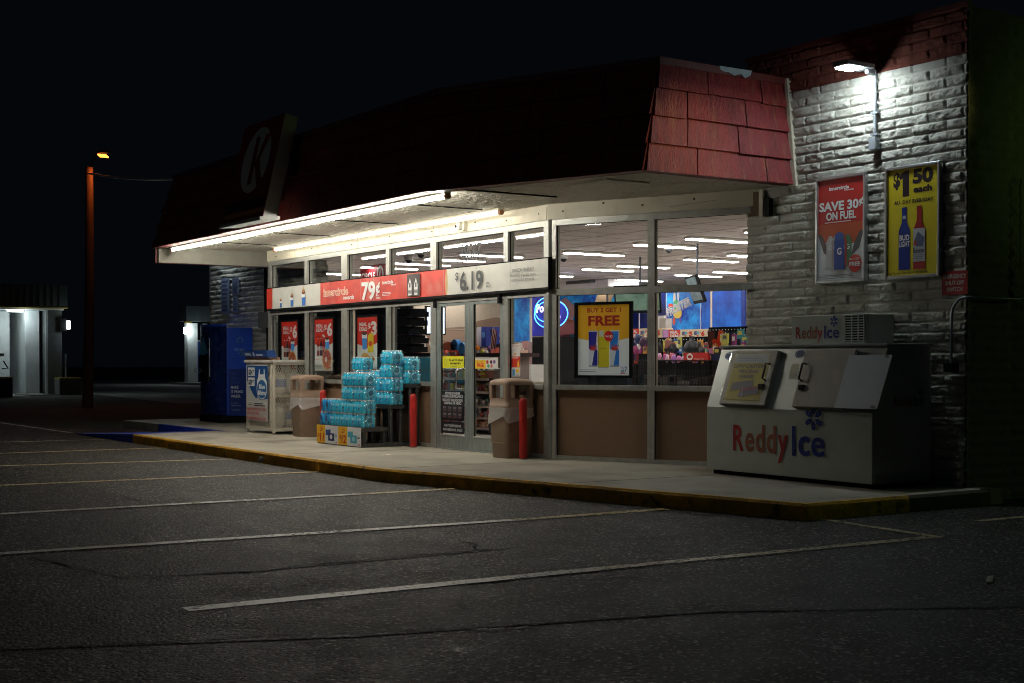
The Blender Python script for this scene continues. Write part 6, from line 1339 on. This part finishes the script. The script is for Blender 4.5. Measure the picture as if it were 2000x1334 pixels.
# interior red shop sign seen through left transom
def ck(a): a.text('CIRCLE', .06, .3, .35, WHITE, w=.55, bold=.03); a.ring(.82, .5, .13, .42, .04, WHITE); a.text('K', .78, .34, .32, WHITE, w=.08, bold=.05)
X0, z1 = atY(704, 520, 12.6); X1 = atY(752, 520, 12.6)[0]; mb = MB(); mb.box(X0, X1, 12.6, 12.66, z1-.42, z1, ink((.3, .015, .02))); o = tag(mb.build('inside_sign'), 'dark red round-letter shop sign inside, above the banner', 'sign'); a = Art((X0, 12.594, z1-.42), (1, 0, 0), (0, 0, 1), X1-X0, .42); ck(a); a.build('lettering', o)

# ================================================================== FAR CAR WASH BUILDINGS
WB = mat('wash_wall', (.6, .62, .63), .8, var=.1, scale=2, bump=.4, bscale=30); WF = mat('wash_fascia', (.1, .12, .12), .6, var=.3, scale=.8, stretch=(2, 2, .3)); WG = mat('wash_endwall', (.12, .13, .13), .8, var=.2); WBL = mat('wash_blue', (.02, .07, .35), .5); YT = mat('wash_yellow', (.35, .25, .05), .6)
WL = mat('wash_lamp', (1, 1, 1), .4, var=0, emit=(.85, 1, .95), es=22)
def lampP(loc, e, col=(.8, .95, 1), r=.2):
    ld = bpy.data.lights.new('bay_lamp', 'POINT'); ld.energy = e; ld.color = col; ld.shadow_soft_size = r; lo = bpy.data.objects.new('bulb', ld); COL.objects.link(lo); lo.location = loc
XW = -61
def wy(px, py=700): return atX(px, py, XW)[0]
t = thing('car_wash', 'far white car wash bay building with lit walls at the left edge', 'car wash', (XW, 15, 0))
y0, y1 = wy(-60), wy(123); zf0, zf1 = atX(60, 599, XW)[1], atX(60, 556, XW)[1]
mb = MB(); mb.box(XW-7, XW+.4, y0, y1+.1, zf0, zf1, WF); mb.box(XW-.2, XW+.42, y0, y1+.12, zf0-.06, zf0-.002, YT)
for k in range(14): yy = y0+(y1-y0)*k/14; mb.box(XW+.4, XW+.44, yy, yy+.04, zf0, zf1, WF)
mb.build('roof', t)
mb = MB(); mb.box(XW-6.8, XW+.2, y0, y1, zf0-.13, zf0-.062, WB); mb.build('ceiling', t)
for a_, b_, dx in ((-30, -18, 0), (-1, 11, -2.5), (13, 37, -1.6), (57, 84, -.6)):
    mb = MB(); mb.box(XW+dx-3, XW+dx, wy(a_), wy(b_), 0, zf0-.14, WB); mb.build('pier', t)
mb = MB(); mb.box(XW-6, XW+.15, wy(92), wy(119.5), 0, zf0-.14, WG); mb.box(XW+.155, XW+.2, wy(86.5), wy(91), 0, zf0-.14, WB); mb.build('end_wall', t)
mb = MB(); Yl = wy(127); mb.box(XW+.1, XW+.35, Yl-.28, Yl-.02, 2.75, 3.3, BLKP); mb.build('lamp_bracket', t)
mb = MB(); mb.box(XW+.1, XW+.4, Yl-.01, Yl+.12, 2.85, 3.2, WL); mb.build('lamp', t); lampP((XW+.9, Yl+.3, 2.9), 11)
mb = MB(); yq = wy(20); mb.box(XW-.5, XW-.2, yq-.0, yq+.6, zf0-.22, zf0-.14, WL); mb.build('bay_light', t); lampP((XW+.2, wy(48), zf0-.5), 22); lampP((XW-2, wy(10), zf0-.4), 18)
mb = MB(); mb.box(XW-1, XW+1.6, wy(40), wy(90), 0, .05, LOTC); mb.build('bay_floor', t)
def vac(px0, px1, yt, lab, colr, ledge, X):
    Ya, z1 = atX(px0, yt, X); Yb = atX(px1, yt, X)[0]; zb = atX(px0, ledge, X)[1]; t = thing('wash_vacuum', lab, 'vacuum station', (X, Ya, 0))
    mb = MB(); mb.box(X-.8, X, Ya-.3, Yb+.3, 0, zb, colr); mb.box(X-.82, X+.02, Ya-.32, Yb+.32, zb+.001, zb+.07, YT); mb.build('plinth', t); mb = MB(); mb.box(X-.5, X-.1, Ya, Yb, zb+.9, z1, WG); mb.tube([(X-.3, Ya+.05, zb+.07), (X-.3, Ya+.05, z1+.2)], .04, COND, 8); mb.tube([(X-.2, Yb, z1-.3), (X-.1, Yb+.15, z1-.6), (X-.2, Yb-.05, zb+.4)], .03, BLKP, 6); mb.build('vacuum_unit', t)
vac(130, 145, 700, 'grey vacuum station beside the far car wash wall', WG, 741, XW+1.2); vac(-6, 9, 690, 'vacuum station on a blue plinth at the left edge', ink((.02, .03, .12)), 740, XW+4)
XQ = -84
t = thing('car_wash', 'second smaller car wash building behind the blue vending machine', 'car wash', (XQ, 30, 0))
def qy(px): return atX(px, 700, XQ)[0]
z1 = atX(380, 598, XQ)[1]; z0 = atX(380, 628, XQ)[1]; zg = 0
mb = MB(); mb.box(XQ-1, XQ+.3, qy(361), qy(440), z0, z1, WF); mb.box(XQ-.1, XQ+.32, qy(360), qy(372), z0-.1, z0-.002, YT); mb.build('roof', t)
mb = MB(); mb.box(XQ-.6, XQ, qy(367), qy(386), zg, z0-.11, WB); mb.build('pier', t)
mb = MB(); mb.box(XQ-.7, XQ-.3, qy(387), qy(397), zg, atX(390, 667, XQ)[1], WBL); mb.box(XQ-.7, XQ-.28, qy(387), qy(397), atX(390, 667, XQ)[1]+.002, atX(390, 664, XQ)[1], WB); mb.build('side_wall', t)
mb = MB(); mb.box(XQ-.6, XQ, qy(398), qy(405), zg, z0-.11, WG); mb.build('pier', t)
Yl = qy(362); zl = atX(362, 646, XQ)[1]; mb = MB(); mb.box(XQ, XQ+.4, Yl-.1, Yl+.12, zl-.2, zl+.2, WL); mb.build('lamp', t); lampP((XQ+.8, Yl-.4, zl-.3), 7); lampP((XQ+1.5, qy(385), z0-.8), 16)
mb = MB(); mb.box(XQ-2, XQ+4, qy(352), qy(420), 0, .14, LOTC); mb.build('island', t)
